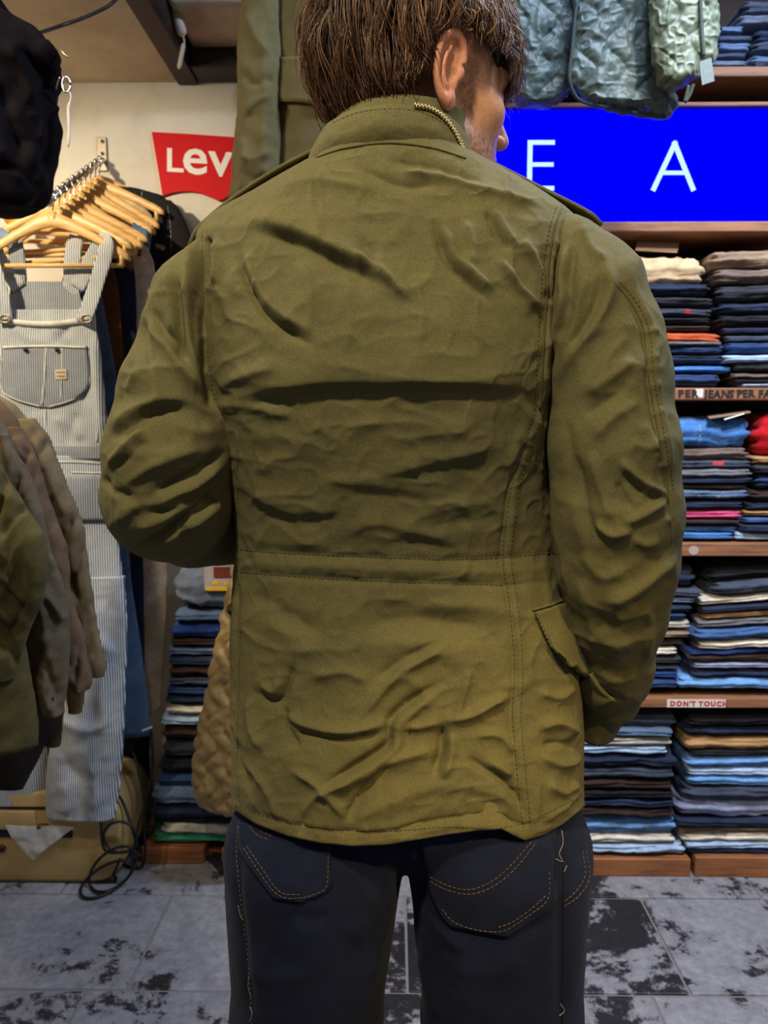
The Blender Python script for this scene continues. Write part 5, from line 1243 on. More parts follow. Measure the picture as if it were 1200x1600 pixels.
for bx_, by_ in ((41, 547), (90, 547)):
    c = cast(ptree, bx_, by_, 0.003); mesh('button', *tube([c, c + (0, -0.004, 0)], 0.0055, 12), plain('button_dark', lin(56, 46, 38), 0.4, 0.6), ov)
c0 = cast(ptree, 96, 585, 0.001); V, F = box(c0[0] - 0.0145, c0[0] + 0.0145, c0[1] - 0.002, c0[1] + 0.006, c0[2] - 0.0125, c0[2] + 0.0125); lb = mesh('label_patch', V, F, cloth('woven_label', lin(206, 190, 160), 0.8), ov, False); lb['label'] = 'small square woven label'
for k in (-1, 1):
    V, F = box(c0[0] - 0.0115, c0[0] + 0.0115, c0[1] - 0.0026, c0[1] - 0.0019, c0[2] + k * 0.005 - 0.002, c0[2] + k * 0.005 + 0.002); mesh('label_band', V, F, cloth('woven_label_dark', lin(150, 126, 96), 0.8), lb, False)
# shoulder straps up over the hanger
def ribbon(path, wid, th_, mat, name, parent, seed=0, wdir=(1, 0, 0)):
    p = smooth_path(path, 30); n = len(p); t = np.gradient(p, axis=0); t /= np.linalg.norm(t, axis=1)[:, None]
    wv = np.cross(t, np.array([0, -1.0, 0])); wv /= np.linalg.norm(wv, axis=1)[:, None] + 1e-9
    nv = np.cross(wv, t); W_ = np.interp(np.linspace(0, 1, n), np.linspace(0, 1, len(wid)), wid) if not np.isscalar(wid) else np.full(n, wid)
    a = np.linspace(0, 2 * math.pi, 18, endpoint=False); cx = np.sign(np.cos(a)) * np.abs(np.cos(a)) ** 0.4; cz = np.sign(np.sin(a)) * np.abs(np.sin(a)) ** 0.7
    V = (p[:, None] + (W_[:, None] * cx)[..., None] * wv[:, None] + (th_ * cz)[None, :, None] * nv[:, None]).reshape(-1, 3)
    V = V + 0.002 * np.stack([fbm(V, 25, seed), fbm(V, 25, seed + 1), 0 * V[:, 0]], 1)
    return mesh(name, V, grid_faces(n, 18, True) + [tuple(range(18))[::-1], tuple((n - 1) * 18 + j for j in range(18))], mat, parent)
rb = ribbon([W(130, 505, D1 - 0.02), W(142, 470, D1 - 0.022), W(156, 425, D1 - 0.02), W(166, 388, D1 - 0.015), W(162, 374, D1 + 0.006), W(150, 392, D1 + 0.02), W(120, 450, D1 + 0.022)], 0.020, 0.003, STRP, 'strap', ov, 3)
ribbon([W(8, 505, D1 - 0.02), W(4, 470, D1 - 0.022), W(-6, 430, D1 - 0.02), W(-14, 398, D1 - 0.012), W(-10, 386, D1 + 0.006), W(2, 410, D1 + 0.02), W(30, 450, D1 + 0.022)], 0.020, 0.003, STRP, 'strap', ov, 5)
for bx_, by_ in ((135, 498), (8, 498)):
    c = W(bx_, by_, D1 - 0.026); parts = [tube(np.array([c + (0.013 * math.cos(k), 0, 0.010 * math.sin(k)) for k in np.linspace(0, 2 * math.pi, 20)]), 0.0018, 6), tube([c + (-0.013, 0, -0.002), c + (0.013, 0, -0.002)], 0.0016, 6)]
    mesh('buckle', *join(parts), plain('buckle_metal', lin(178, 160, 130), 0.35, 0.9), ov)
# back panel seen above the bib
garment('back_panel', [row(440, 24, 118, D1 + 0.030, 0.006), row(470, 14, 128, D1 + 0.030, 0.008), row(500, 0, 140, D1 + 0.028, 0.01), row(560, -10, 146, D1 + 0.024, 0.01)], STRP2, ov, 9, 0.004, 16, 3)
for q, r_ in (([(72, 640), (70, 670), (68, 700)], 0.002), ([(146, 520), (150, 600), (152, 690)], 0.0022)):
    mesh('seam', *tube([p for p in [cast(btree, x, y, 0.0008) for x, y in smooth_path(q, 26)] if p is not None], r_, 6), OFFW, ov)
# side pocket edges and knee double seam
hV, hF, _, _ = loft([row(712, -36, 172, D1, 0.036), row(760, -40, 176, D1, 0.044), row(815, -44, 180, D1, 0.046), row(880, -46, 190, D1, 0.046), row(930, -46, 192, D1, 0.042)])
hV = drape(hV, hF, 0.012, 14, 3, 5, 0.0015, 40); htree = bvh(hV, hF)
for q, r_ in (([(70, 722), (110, 722), (160, 724)], 0.0022), ([(112, 738), (150, 739), (168, 738)], 0.002), ([(142, 742), (140, 780), (136, 806)], 0.003)):
    mesh('seam', *tube([p for p in [cast(htree, x, y, 0.0008) for x, y in smooth_path(q, 26)] if p is not None], r_, 6), OFFW, ov)
pv = patch(htree, [(60, 745), (62, 815)], [(166, 742), (168, 814)], 0.003, 0.003, 18, 12, 0.003); mesh('hip_pocket', *pv, STRP2, ov)

# ================================================================== OTHER CLOTHES ON THE ARM
TS = 0.55
def cloth_thing(name, label, cat, pt, group=None): return thing(name, label, cat, pt, group)
def dd(i): return float(HPf[i][1])
g = cloth_thing('overalls', 'second pale striped overalls half hidden behind the front overalls', 'overalls', W(70, 480, dd(1)))
ribbon([W(112, 470, dd(1)), W(112, 430, dd(1) - 0.012), W(116, 388, dd(1) - 0.014), W(118, 374, dd(1) + 0.004), W(112, 410, dd(1) + 0.014), W(108, 470, dd(1) + 0.012)], 0.021, 0.003, STRP, 'strap', g, 11)
ribbon([W(28, 470, dd(1)), W(28, 430, dd(1) - 0.012), W(26, 396, dd(1) - 0.014), W(24, 380, dd(1) + 0.004), W(28, 410, dd(1) + 0.014), W(32, 470, dd(1) + 0.012)], 0.021, 0.003, STRP2, 'strap', g, 12)
garment('bib', [row(446, 30, 116, dd(1) + 0.004, 0.006), row(520, 12, 126, dd(1) + 0.004, 0.012), row(640, 0, 134, dd(1) + 0.004, 0.016), row(900, -6, 150, dd(1) + 0.006, 0.02), row(1180, 20, 64, dd(1) + 0.012, 0.02)], cloth('pale_canvas', lin(176, 170, 156), 0.9), g, 13, 0.004, 14, 3)
g = cloth_thing('denim_dress', 'long flared blue denim skirt piece hanging behind the striped overalls', 'dress', W(195, 1150, dd(3)))
garment('skirt_panel', [row(446, 118, 158, dd(3), 0.012), row(500, 120, 166, dd(3), 0.018), row(600, 126, 182, dd(3), 0.024), row(740, 130, 192, dd(3), 0.03), row(880, 140, 204, dd(3), 0.034), row(1000, 140, 220, dd(3), 0.036), row(1100, 140, 232, dd(3), 0.038), row(1148, 140, 238, dd(3), 0.038)],
        cloth('blue_denim_plain', lin(74, 96, 124), 0.92, 0.25, 30), g, 21, 0.008, 14, 2)
ribbon([W(222, 1142, dd(3) - 0.03), W(238, 1136, dd(3) - 0.028)], 0.003, 0.002, OFFW, 'hem_stitch', g)
ribbon([W(146, 452, dd(3)), W(150, 420, dd(3) - 0.014), W(154, 396, dd(3) - 0.012), W(152, 384, dd(3) + 0.004)], 0.022, 0.003, cloth('denim_loop', lin(110, 136, 176), 0.9), 'strap', g, 17)
g = cloth_thing('brown_coat', 'narrow brown corduroy coat edge hanging between denim and navy clothes', 'coat', W(180, 900, dd(4)))
garment('coat_body', [row(408, 100, 176, dd(4), 0.014), row(450, 110, 186, dd(4), 0.022), row(560, 120, 194, dd(4), 0.028), row(720, 120, 200, dd(4), 0.03), row(900, 120, 205, dd(4), 0.03)], cloth('brown_cord', lin(92, 58, 36), 0.9), g, 23, 0.006)
g = cloth_thing('navy_trousers', 'dark navy trousers hanging beside the brown coat edge', 'trousers', W(200, 1100, dd(5)))
garment('trouser_leg', [row(404, 120, 204, dd(5), 0.014), row(440, 126, 212, dd(5), 0.022), row(600, 136, 216, dd(5), 0.026), row(850, 150, 222, dd(5), 0.028), row(1080, 160, 226, dd(5), 0.028)], cloth('navy_twill', lin(32, 36, 56), 0.9), g, 25, 0.006)
g = cloth_thing('beige_trousers', 'pale beige trousers with pressed leg hanging near the jeans stack', 'trousers', W(240, 1110, dd(6)))
garment('trouser_leg', [row(392, 150, 232, dd(6), 0.012), row(430, 160, 242, dd(6), 0.018), row(600, 190, 250, dd(6), 0.022), row(880, 218, 262, dd(6), 0.024), row(1000, 220, 258, dd(6), 0.024), row(1108, 222, 251, dd(6), 0.024)], cloth('beige_twill', lin(220, 200, 176), 0.9), g, 27, 0.006)
g = cloth_thing('black_trousers', 'black trousers hanging low behind the denim skirt', 'trousers', W(205, 1280, dd(7)))
garment('trouser_leg', [row(390, 166, 216, dd(7), 0.012), row(700, 180, 232, dd(7), 0.02), row(1000, 190, 236, dd(7), 0.024), row(1278, 190, 232, dd(7), 0.024)], cloth('black_twill', lin(26, 24, 26), 0.9), g, 29, 0.006)
# black jacket with contrast stitching, nearest the wall
BLK = cloth('black_denim', lin(34, 32, 34), 0.9)
g = cloth_thing('black_jacket', 'black denim jacket with pale contrast stitching hanging against the wall', 'jacket', W(250, 620, dd(9)))
jb = [row(292, 168, 212, dd(9), 0.02), row(302, 140, 238, dd(9), 0.032), row(316, 120, 262, dd(9), 0.038), row(380, 118, 276, dd(9), 0.045), row(600, 120, 270, dd(9), 0.05), row(640, 122, 268, dd(9), 0.05)]
garment('jacket_body', jb, BLK, g, 31, 0.006)
garment('sleeve', [row(314, 236, 268, dd(9) - 0.01, 0.02), row(330, 240, 282, dd(9) - 0.01, 0.03), row(380, 250, 300, dd(9) - 0.012, 0.036), row(460, 254, 312, dd(9) - 0.012, 0.036), row(640, 256, 312, dd(9) - 0.012, 0.034)], BLK, g, 33, 0.006)
jV, jF, _, _ = loft([row(314, 236, 268, dd(9) - 0.01, 0.02), row(330, 240, 282, dd(9) - 0.01, 0.03), row(380, 250, 300, dd(9) - 0.012, 0.036), row(460, 254, 312, dd(9) - 0.012, 0.036), row(640, 256, 312, dd(9) - 0.012, 0.034)])
jt = bvh(drape(jV, jF, 0.006, 22, 3, 33, 0.0015, 40), jF)
PST = cloth('pale_contrast', lin(168, 160, 150), 0.9)
o = mesh('stitching', *stitch(jt, [(262, 322), (266, 350), (268, 392)], 0.0010, 6, 1.5, 0.001), PST, g); o['kind'] = 'stuff'
V, F, _, _ = loft(jb); bt = bvh(drape(V, F, 0.006, 22, 3, 31, 0.0015, 40), F)
o = mesh('stitching', *stitch(bt, [(212, 310), (235, 316), (262, 326)], 0.0010, 6, 1.5, 0.001), PST, g); o['kind'] = 'stuff'
o = mesh('stitching', *stitch(bt, [(222, 300), (221, 318), (222, 345)], 0.0010, 6, 1.5, 0.001), PST, g); o['kind'] = 'stuff'
# garment loops showing on the hanger ends (denim, brown elastic, cream)
def loop(i, pxc, pyc, w_, h_, mat, label, cat='loop'):
    d_ = dd(i); c = W(pxc, pyc, d_); hw, hh = w_ / FPX * d_ / 2, h_ / FPX * d_ / 2
    a = np.linspace(0, 2 * math.pi, 24, endpoint=False); V = []
    for s in np.linspace(-1, 1, 9):
        rr_ = 1 + 0.10 * math.cos(9 * s)
        V += [(c[0] + s * hw, c[1] + 0.013 * math.cos(k) * rr_, c[2] - s * hw * 0.55 + hh * math.sin(k) * rr_) for k in a]
    V = np.array(V); V = V + 0.0015 * fbm(V, 40, i, 2)[:, None]
    o = mesh('garment_loop', V, grid_faces(9, 24, True) + [tuple(range(24))[::-1], tuple(8 * 24 + j for j in range(24))], mat, None, True, c); tag(o, label, cat); return o
loop(2, 154, 379, 20, 22, cloth('denim_loop', lin(110, 136, 176), 0.9), 'light denim shoulder loop on the front right hanger tip')
loop(5, 221, 366, 24, 28, cloth('denim_loop2', lin(84, 112, 152), 0.9), 'blue denim shoulder loop on a right hanger tip')
loop(4, 207, 381, 24, 26, cloth('brown_elastic', lin(96, 66, 36), 0.9), 'ribbed brown elastic loop round a right hanger tip')
loop(3, 194, 404, 24, 24, cloth('tan_elastic', lin(122, 86, 48), 0.9), 'tan elastic loop below the brown one on a hanger tip')
loop(7, 20, 342, 26, 22, cloth('orange_loop', lin(216, 140, 44), 0.8), 'bright orange shoulder loop on a left hanger tip')
loop(1, 14, 374, 28, 22, cloth('denim_loop3', lin(132, 150, 176), 0.9), 'pale denim shoulder loop on the front left hanger tip')
CRM = cloth('cream_knit', lin(206, 190, 160), 0.95)
g = cloth_thing('cream_shirt', 'cream crumpled shirt shoulders hanging near the wall', 'shirt', W(185, 500, dd(8)))
garment('shirt_body', [row(302, 158, 196, dd(8), 0.012), row(318, 140, 222, dd(8), 0.026), row(340, 120, 240, dd(8), 0.03), row(360, 118, 238, dd(8), 0.034), row(430, 120, 226, dd(8), 0.036), row(560, 124, 214, dd(8), 0.036)], CRM, g, 41, 0.008, 26, 8, 0.003)

# ================================================================== FRONT-LEFT RAIL OF JACKETS
TS = 0.52
rk_ = thing('clothes_rail', 'black metal clothes rail standing at the left edge', 'rail', (-0.95, 1.40, 0))
BM = plain('black_metal', lin(26, 25, 26), 0.45, 0.6)
mesh('rail_bar', *tube([(-0.92, 1.10, 1.50), (-0.92, 1.70, 1.50)], 0.012, 12), BM, rk_)
for y in (1.10, 1.70):
    mesh('upright', *tube([(-0.92, y, 1.50), (-1.02, y, 1.46), (-1.08, y, 1.2), (-1.08, y, 0.012)], 0.012, 12), BM, rk_)
    mesh('foot', *tube([(-1.4, y, 0.014), (-1.05, y, 0.014)], 0.013, 10), BM, rk_)
def rail_jacket(name, label, cat, d_, body, slv, mat, seed, extra=None):
    t = thing(name, label, cat, W(body[-1][1], body[-1][0], d_), 'jackets on the front left rail')
    garment('jacket_body', body, mat, t, seed, 0.014, 16, 3, 0.003)
    if slv:
        r_ = np.random.default_rng(seed); fl_ = []
        for k in range(16):
            f = r_.uniform(0.12, 0.95); q = np.array(slv); i = f * (len(q) - 1); y_, l_, rr_ = [np.interp(i, np.arange(len(q)), q[:, c]) for c in (0, 1, 2)]
            u0 = r_.uniform(0.05, 0.5); u1 = u0 + r_.uniform(0.3, 0.6); sl_ = r_.choice([-1, 1]) * r_.uniform(15, 60)
            fl_.append(([(l_ + (rr_ - l_) * u0, y_ - sl_), (l_ + (rr_ - l_) * (u0 + u1) / 2, y_ + r_.uniform(-8, 8)), (l_ + (rr_ - l_) * u1, y_ + sl_)], r_.choice([-1, 1]) * r_.uniform(0.004, 0.009), r_.uniform(5, 12), r_.uniform(4, 8)))
        garment('sleeve', slv, mat, t, seed + 2, 0.014, 18, 6, 0.004, 30, 2.3, 110, 140, folds=fl_)
    c = W((body[0][1] + body[0][2]) / 2, body[0][0], d_)
    mesh('hanger_hook', *tube(smooth_path([c + (0, 0, -0.03), c + (0, 0, 0.02), (c[0] * 0.4 - 0.92 * 0.6, d_, 1.47), (-0.906, d_, 1.505), (-0.92, d_, 1.517), (-0.936, d_, 1.503)], 24), 0.0022, 7), CHROME, t)
    return t
d4, d3, d2, d1 = 1.58, 1.48, 1.38, 1.28
t4 = rail_jacket('field_jacket', 'khaki beige jacket deepest on the left rail beside striped overalls', 'jacket', d4,
   [row(590, -110, -40, d4, 0.04), row(630, -150, 22, d4, 0.06), row(668, -170, 52, d4, 0.075), row(760, -180, 84, d4, 0.085), row(900, -180, 100, d4, 0.085), row(1040, -180, 100, d4, 0.085)],
   [row(655, 10, 52, d4 - 0.01, 0.03), row(700, 20, 78, d4 - 0.012, 0.045), row(800, 40, 122, d4 - 0.014, 0.05), row(880, 52, 138, d4 - 0.014, 0.05), row(980, 70, 152, d4 - 0.016, 0.048), row(1040, 84, 165, d4 - 0.018, 0.046), row(1058, 90, 163, d4 - 0.018, 0.042)], cloth('khaki_cotton', lin(118, 102, 74), 0.92), 51)
t3 = rail_jacket('brown_jacket', 'pinkish brown jacket third on the left rail', 'jacket', d3,
   [row(590, -120, -50, d3, 0.04), row(632, -160, 8, d3, 0.06), row(680, -180, 36, d3, 0.075), row(800, -190, 60, d3, 0.08), row(1050, -190, 70, d3, 0.08)],
   [row(668, -4, 34, d3 - 0.01, 0.03), row(720, 6, 58, d3 - 0.012, 0.045), row(830, 24, 92, d3 - 0.014, 0.05), row(940, 40, 112, d3 - 0.016, 0.05), row(1050, 64, 142, d3 - 0.018, 0.046), row(1076, 72, 140, d3 - 0.018, 0.042)], cloth('rose_brown', lin(106, 84, 62), 0.92), 53)
t2 = rail_jacket('taupe_jacket', 'taupe grey jacket with buttoned cuff second on the left rail', 'jacket', d2,
   [row(600, -130, -60, d2, 0.04), row(640, -170, -10, d2, 0.06), row(700, -190, 24, d2, 0.075), row(850, -200, 40, d2, 0.08), row(1080, -200, 44, d2, 0.08)],
   [row(676, -20, 16, d2 - 0.01, 0.03), row(730, -12, 40, d2 - 0.012, 0.045), row(850, 10, 80, d2 - 0.014, 0.05), row(960, 34, 104, d2 - 0.016, 0.05), row(1060, 46, 102, d2 - 0.018, 0.046), row(1112, 48, 98, d2 - 0.018, 0.042)], cloth('taupe_cotton', lin(98, 86, 68), 0.92), 55)
c = W(80, 1090, d2 - 0.042); mesh('cuff_button', *tube([c, c + (0, -0.004, 0)], 0.006, 12), plain('button_brown', lin(96, 40, 32), 0.4), t2)
t1_ = rail_jacket('olive_jacket', 'olive green field jacket nearest the camera on the left rail', 'jacket', d1,
   [row(600, -150, -70, d1, 0.04), row(650, -190, -30, d1, 0.06), row(740, -210, 6, d1, 0.075), row(900, -220, 26, d1, 0.085), row(1000, -220, 36, d1, 0.088), row(1100, -220, 52, d1, 0.09), row(1166, -220, 58, d1, 0.09)],
   [row(720, -50, -6, d1 - 0.01, 0.03), row(770, -46, 22, d1 - 0.014, 0.05), row(810, -40, 44, d1 - 0.014, 0.055), row(862, -34, 68, d1 - 0.016, 0.06), row(930, -30, 66, d1 - 0.016, 0.056), row(990, -36, 44, d1 - 0.016, 0.05), row(1060, -44, 24, d1 - 0.016, 0.046)], cloth('olive_rail', lin(84, 76, 42), 0.92), 57)
t5 = thing('dark_jacket', 'dark brown jacket hem hanging low under the rail jackets', 'jacket', W(40, 1230, 1.66), 'jackets on the front left rail')
garment('jacket_body', [row(620, -160, 0, 1.66, 0.03), row(900, -190, 60, 1.66, 0.035), row(1100, -190, 92, 1.66, 0.035), row(1165, -190, 70, 1.66, 0.035), row(1230, -190, 34, 1.66, 0.035)], cloth('dark_brown_wool', lin(48, 38, 34), 0.9), t5, 61, 0.008)
garment('cuff', [row(1060, 104, 132, 1.66, 0.025), row(1085, 104, 133, 1.66, 0.026), row(1114, 106, 128, 1.66, 0.022)], cloth('mustard_knit', lin(104, 84, 48), 0.95), t5, 63, 0.004, 60, 4)
garment('sleeve', [row(800, 40, 90, 1.68, 0.03), row(1000, 70, 118, 1.68, 0.03), row(1100, 72, 100, 1.68, 0.028), row(1165, 70, 94, 1.68, 0.026)], cloth('olive_dark_wool', lin(84, 70, 46), 0.9), t5, 65, 0.005)

# ================================================================== BLACK JACKET HANGING TOP LEFT
TS = 1.0
g = thing('black_bomber', 'black bomber jacket hanging from the ceiling at the upper left corner', 'jacket', W(0, 300, 1.62))
garment('jacket_body', [row(-70, -160, -60, 1.62, 0.05), row(-20, -200, -20, 1.62, 0.09), row(25, -220, 12, 1.62, 0.12), row(50, -225, 66, 1.62, 0.13), row(75, -228, 90, 1.62, 0.135), row(110, -230, 101, 1.62, 0.135), row(135, -230, 95, 1.62, 0.13), row(160, -230, 91, 1.62, 0.13), row(200, -228, 96, 1.62, 0.13), row(240, -226, 93, 1.62, 0.125), row(290, -222, 76, 1.62, 0.12), row(318, -216, 61, 1.62, 0.11), row(326, -210, 52, 1.62, 0.10)],
        cloth('black_nylon', lin(18, 13, 15), 0.9, 0.2, 20, 0.0, spec=0.08), g, 71, 0.028, 11, 6, 0.008, 24, 2.2, 150, 170, folds=[
        ([(4, 60), (40, 130), (56, 190)], 0.016, 12, 9), ([(30, 70), (70, 120), (84, 150)], -0.014, 9, 9), ([(-10, 120), (20, 190), (40, 250)], -0.016, 10, 10), ([(60, 60), (88, 96), (96, 120)], 0.010, 10, 8),
        ([(96, 140), (70, 150), (40, 176)], -0.016, 8, 8), ([(94, 160), (66, 190), (60, 230)], 0.012, 9, 9), ([(10, 150), (40, 220), (70, 300)], 0.016, 10, 12), ([(-10, 220), (20, 260), (50, 300)], 0.012, 10, 10), ([(86, 250), (60, 262), (30, 300)], -0.012, 9, 9), ([(-10, 258), (30, 268), (62, 300)], -0.008, 5, 5), ([(70, 170), (80, 210), (76, 260)], -0.010, 8, 8)])
mesh('hanger_hook', *tube(smooth_path([W(-110, -60, 1.62), W(-110, -100, 1.62), (W(-110, -100, 1.62)[0], 1.62, CEIL_L)], 12), 0.0025, 7), CHROME, g)
c = W(104, 132, 1.60)
mesh('zip_pull', *tube(smooth_path([W(92, 75, 1.58), W(98, 82, 1.57), W(107, 90, 1.57)], 10), 0.0022, 7), ZIP, g)
z = thing('cable_tie', 'white cable tie dangling from a metal ring beside the black jacket', 'cable tie', W(107, 230, 1.60))
mesh('ring', *tube(np.array([c + (0.008 * math.cos(k), 0, 0.014 * math.sin(k)) for k in np.linspace(0, 2 * math.pi, 22)]), 0.0022, 7), CHROME, z)
mesh('hook', *tube(smooth_path([c + (-0.006, 0.0, 0.013), c + (-0.015, 0, 0.010), c + (-0.026, 0.01, -0.004)], 10), 0.002, 7), CHROME, z)
mesh('tail', *tube(smooth_path([W(107, 140, 1.60), W(111, 152, 1.60), W(107, 170, 1.60), W(108, 200, 1.60), W(107, 230, 1.60)], 24), [0.0012] * 6 + [0.003] * 16 + [0.0022, 0.0012], 8), plain('tie_white', lin(214, 206, 190), 0.5), z)
cb = mesh('ceiling_cable', *tube(smooth_path([(W(60, 52, 1.66)), W(90, 42, 1.8), W(130, 28, 1.84), W(165, 12, 1.86), W(182, -2, 1.87), W(215, -40, 1.86)], 40), 0.004, 8), plain('cable_black', lin(20, 18, 18), 0.5), None, True, W(130, 28, 1.84))
tag(cb, 'black cable looping from the ceiling to the hanging black jacket', 'cable')
# white plug with its cord under the beam
pl = thing('inline_switch', 'white inline switch hanging on its cord under the dark beam', 'switch', W(282, 60, 2.2))
PW = plain('plug_white', lin(196, 184, 168), 0.5)
dw = 2.22
V, F = tube(smooth_path([W(275, 14, dw), W(278, 28, dw), W(283, 46, dw), W(286, 56, dw)], 20), [0.006] + [0.013] * 16 + [0.012, 0.009, 0.005], 12); mesh('switch_body', V, F, PW, pl)
mesh('cord', *tube(smooth_path([W(286, 54, dw), W(288, 68, dw), W(284, 88, dw)], 14), 0.0022, 7), PW, pl)
mesh('plug_end', *tube(smooth_path([W(287, 68, dw), W(284, 84, dw), W(281, 100, dw), W(279, 108, dw)], 16), [0.003] + [0.006] * 11 + [0.0065, 0.006, 0.005, 0.002], 10), PW, pl)
mesh('cord', *tube(smooth_path([W(275, 16, dw), W(272, 4, dw), W(266, -16, dw), (W(262, -30, dw)[0], dw, CEIL_L + 0.1)], 14), 0.003, 7), plain('cable_black', lin(20, 18, 18), 0.5), pl)

# ================================================================== CEILING RAIL WITH OLIVE JACKET AND LINERS
RY = 1.86
cr = thing('ceiling_rail', 'black pipe rail under the ceiling carrying jacket and liners', 'rail', (0.3, RY, 2.66))
mesh('pipe', *tube([(-0.55, RY, 2.66), (1.5, RY, 2.66)], 0.014, 12), BM, cr)
for x in (-0.5, 0.5, 1.45): mesh('drop_rod', *tube([(x, RY, 2.66), (x, RY, CEIL_R)], 0.008, 8), BM, cr)
def railhook(t, x, z): mesh('hanger_hook', *tube(smooth_path([(x, RY, z), (x, RY, 2.62), (x + 0.016, RY, 2.66), (x, RY, 2.678), (x - 0.016, RY, 2.662)], 24), 0.0025, 7), CHROME, t)
OL2 = cloth('olive_hanging', lin(104, 95, 62), 0.9, 0.15, 12)
g = thing('hanging_jacket', 'olive field jacket hanging from the ceiling rail left of the head', 'jacket', W(430, 330, RY))
railhook(g, float(W(470, 0, RY)[0]), 2.50)
garment('jacket_body', [row(-190, 430, 505, RY, 0.03), row(-150, 400, 560, RY, 0.06), row(-60, 410, 640, RY, 0.08), row(60, 418, 660, RY, 0.085), row(200, 424, 660, RY, 0.085), row(400, 424, 660, RY, 0.085)], OL2, g, 81, 0.010, 16, 3, 0.002)
garment('sleeve', [row(-160, 398, 440, RY - 0.02, 0.03), row(-100, 384, 442, RY - 0.03, 0.05), row(0, 380, 438, RY - 0.035, 0.055), row(100, 374, 440, RY - 0.035, 0.055), row(200, 368, 436, RY - 0.035, 0.055), row(280, 362, 436, RY - 0.035, 0.055), row(304, 358, 434, RY - 0.035, 0.052), row(318, 362, 428, RY - 0.035, 0.045)], OL2, g, 83, 0.014, 18, 5, 0.004, 40, 2.3, 110, 150, folds=[
    ([(384, 20), (400, 60), (420, 90)], 0.008, 8, 7), ([(376, 110), (400, 130), (430, 120)], -0.007, 7, 7), ([(380, 180), (400, 160), (428, 150)], 0.008, 8, 7), ([(370, 240), (396, 250), (424, 235)], 0.008, 8, 7), ([(372, 262), (394, 280), (420, 272)], -0.008, 7, 7), ([(410, 30), (414, 140), (410, 260)], 0.007, 7, 7), ([(364, 300), (390, 296), (430, 302)], -0.006, 4, 4), ([(376, 210), (384, 240), (380, 280)], 0.007, 7, 7)])
V, F, _, _ = loft([row(-190, 430, 505, RY, 0.03), row(-150, 400, 560, RY, 0.06), row(-60, 410, 640, RY, 0.08), row(60, 418, 660, RY, 0.085), row(200, 424, 660, RY, 0.085), row(400, 424, 660, RY, 0.085)])
tt_ = bvh(drape(V, F, 0.010, 16, 3, 81, 0.002, 40), F)
pf2 = patch(tt_, [(437, 90), (437, 160)], [(560, 90), (560, 172)], 0.003, 0.004, 18, 12, 0.002, lambda u, v: 0.008 * v ** 2); mesh('chest_pocket_flap', *pf2, OL2, g)

# quilted liners
def quilt_mat(name, c): return cloth(name, c, 0.5, 0.14, 18, 0.1, 700, 0.2, 0.45)
def quilt(cell=0.062, amp=0.010, seed=0, fw=0.0045):
    """wavy stitch rows pressing puffed bands, as on a poncho-liner quilt"""
    def fn(V):
        x, z = V[:, 0] + 0.3 * seed, V[:, 2]
        wob = 0.020 * np.sin(z * 2 * math.pi / 0.105 + seed) 
        u = (x + wob) / cell; k = np.floor(u); f = u - k
        w2 = (z + 0.018 * np.sin(x * 2 * math.pi / 0.12 + k * 2.1)) / 0.11 + 0.5 * (k % 2); f2 = w2 - np.floor(w2)
        a = np.abs(np.sin(math.pi * f)) ** 0.5; b = 0.55 + 0.45 * np.abs(np.sin(math.pi * f2)) ** 0.5
        return amp * (a * b - 0.7) + fw * fbm(V, 38, seed, 3) + 0.5 * fw * (1 - np.abs(vnoise(V, 55, seed)) * 2.2).clip(0, 1) ** 2
    return fn
LIN = quilt_mat('liner_sage', lin(76, 92, 88))
EDGE = cloth('liner_binding', lin(60, 72, 66), 0.8)
def liner(label, rows, seed, mat, ed=None, cell=0.062):
    t = thing('quilted_liner', label, 'liner', W((rows[-1][1] + rows[-1][2]) / 2, rows[-1][0], rows[-1][3]), 'quilted liners on the ceiling rail')
    garment('quilted_body', rows, mat, t, seed, 0.014, 10, 2.0, 0.003, 30, 2.3, 220, 240, quilt(cell, 0.0065, seed, 0.006))
    r0 = rows[0]; railhook(t, float(W((r0[1] + r0[2]) / 2, r0[0], RY)[0]), float(W((r0[1] + r0[2]) / 2, r0[0], RY)[2]) - 0.02)
    if ed:
        V, F, _, _ = loft(rows, 150, 170); tr = bvh(V, F)
        for e in ed: mesh('binding', *cord(tr, e, 0.004, 0.004, 40), EDGE, t)
    return t
liner('sage quilted liner partly hidden behind the head of the person', [row(-170, 770, 820, RY, 0.02), row(-130, 745, 850, RY, 0.030), row(0, 762, 892, RY, 0.030), row(80, 772, 893, RY, 0.030), row(140, 785, 890, RY, 0.030), row(156, 800, 880, RY, 0.030), row(162, 812, 868, RY, 0.03)], 2, LIN, None)
d_l = RY - 0.06
liner('largest sage quilted liner hanging over the blue screen', [row(-170, 930, 990, RY - 0.03, 0.02), row(-130, 900, 1030, d_l, 0.030), row(0, 902, 1036, d_l, 0.030), row(80, 893, 1036, d_l, 0.030), row(125, 889, 1044, d_l, 0.030), row(150, 904, 1054, d_l, 0.030), row(166, 940, 1055, d_l, 0.042), row(178, 1000, 1050, d_l, 0.028), row(184, 1024, 1046, d_l, 0.012)], 3, LIN, [[(904, 0), (896, 80), (892, 124), (908, 154), (960, 166), (1044, 182)]])
d_r = RY - 0.135
t = liner('brighter sage quilted liner sleeve at the right with a fabric tab', [row(-170, 1050, 1090, RY - 0.06, 0.02), row(-130, 1030, 1120, d_r, 0.030), row(0, 1020, 1126, d_r, 0.030), row(60, 1022, 1126, d_r, 0.030), row(90, 1024, 1122, d_r, 0.030), row(112, 1030, 1100, d_r, 0.030), row(128, 1034, 1070, d_r, 0.03), row(138, 1040, 1054, d_r, 0.015)], 5, quilt_mat('liner_sage_light', lin(82, 94, 76)), [[(1093, 0), (1095, 50), (1098, 88)]])
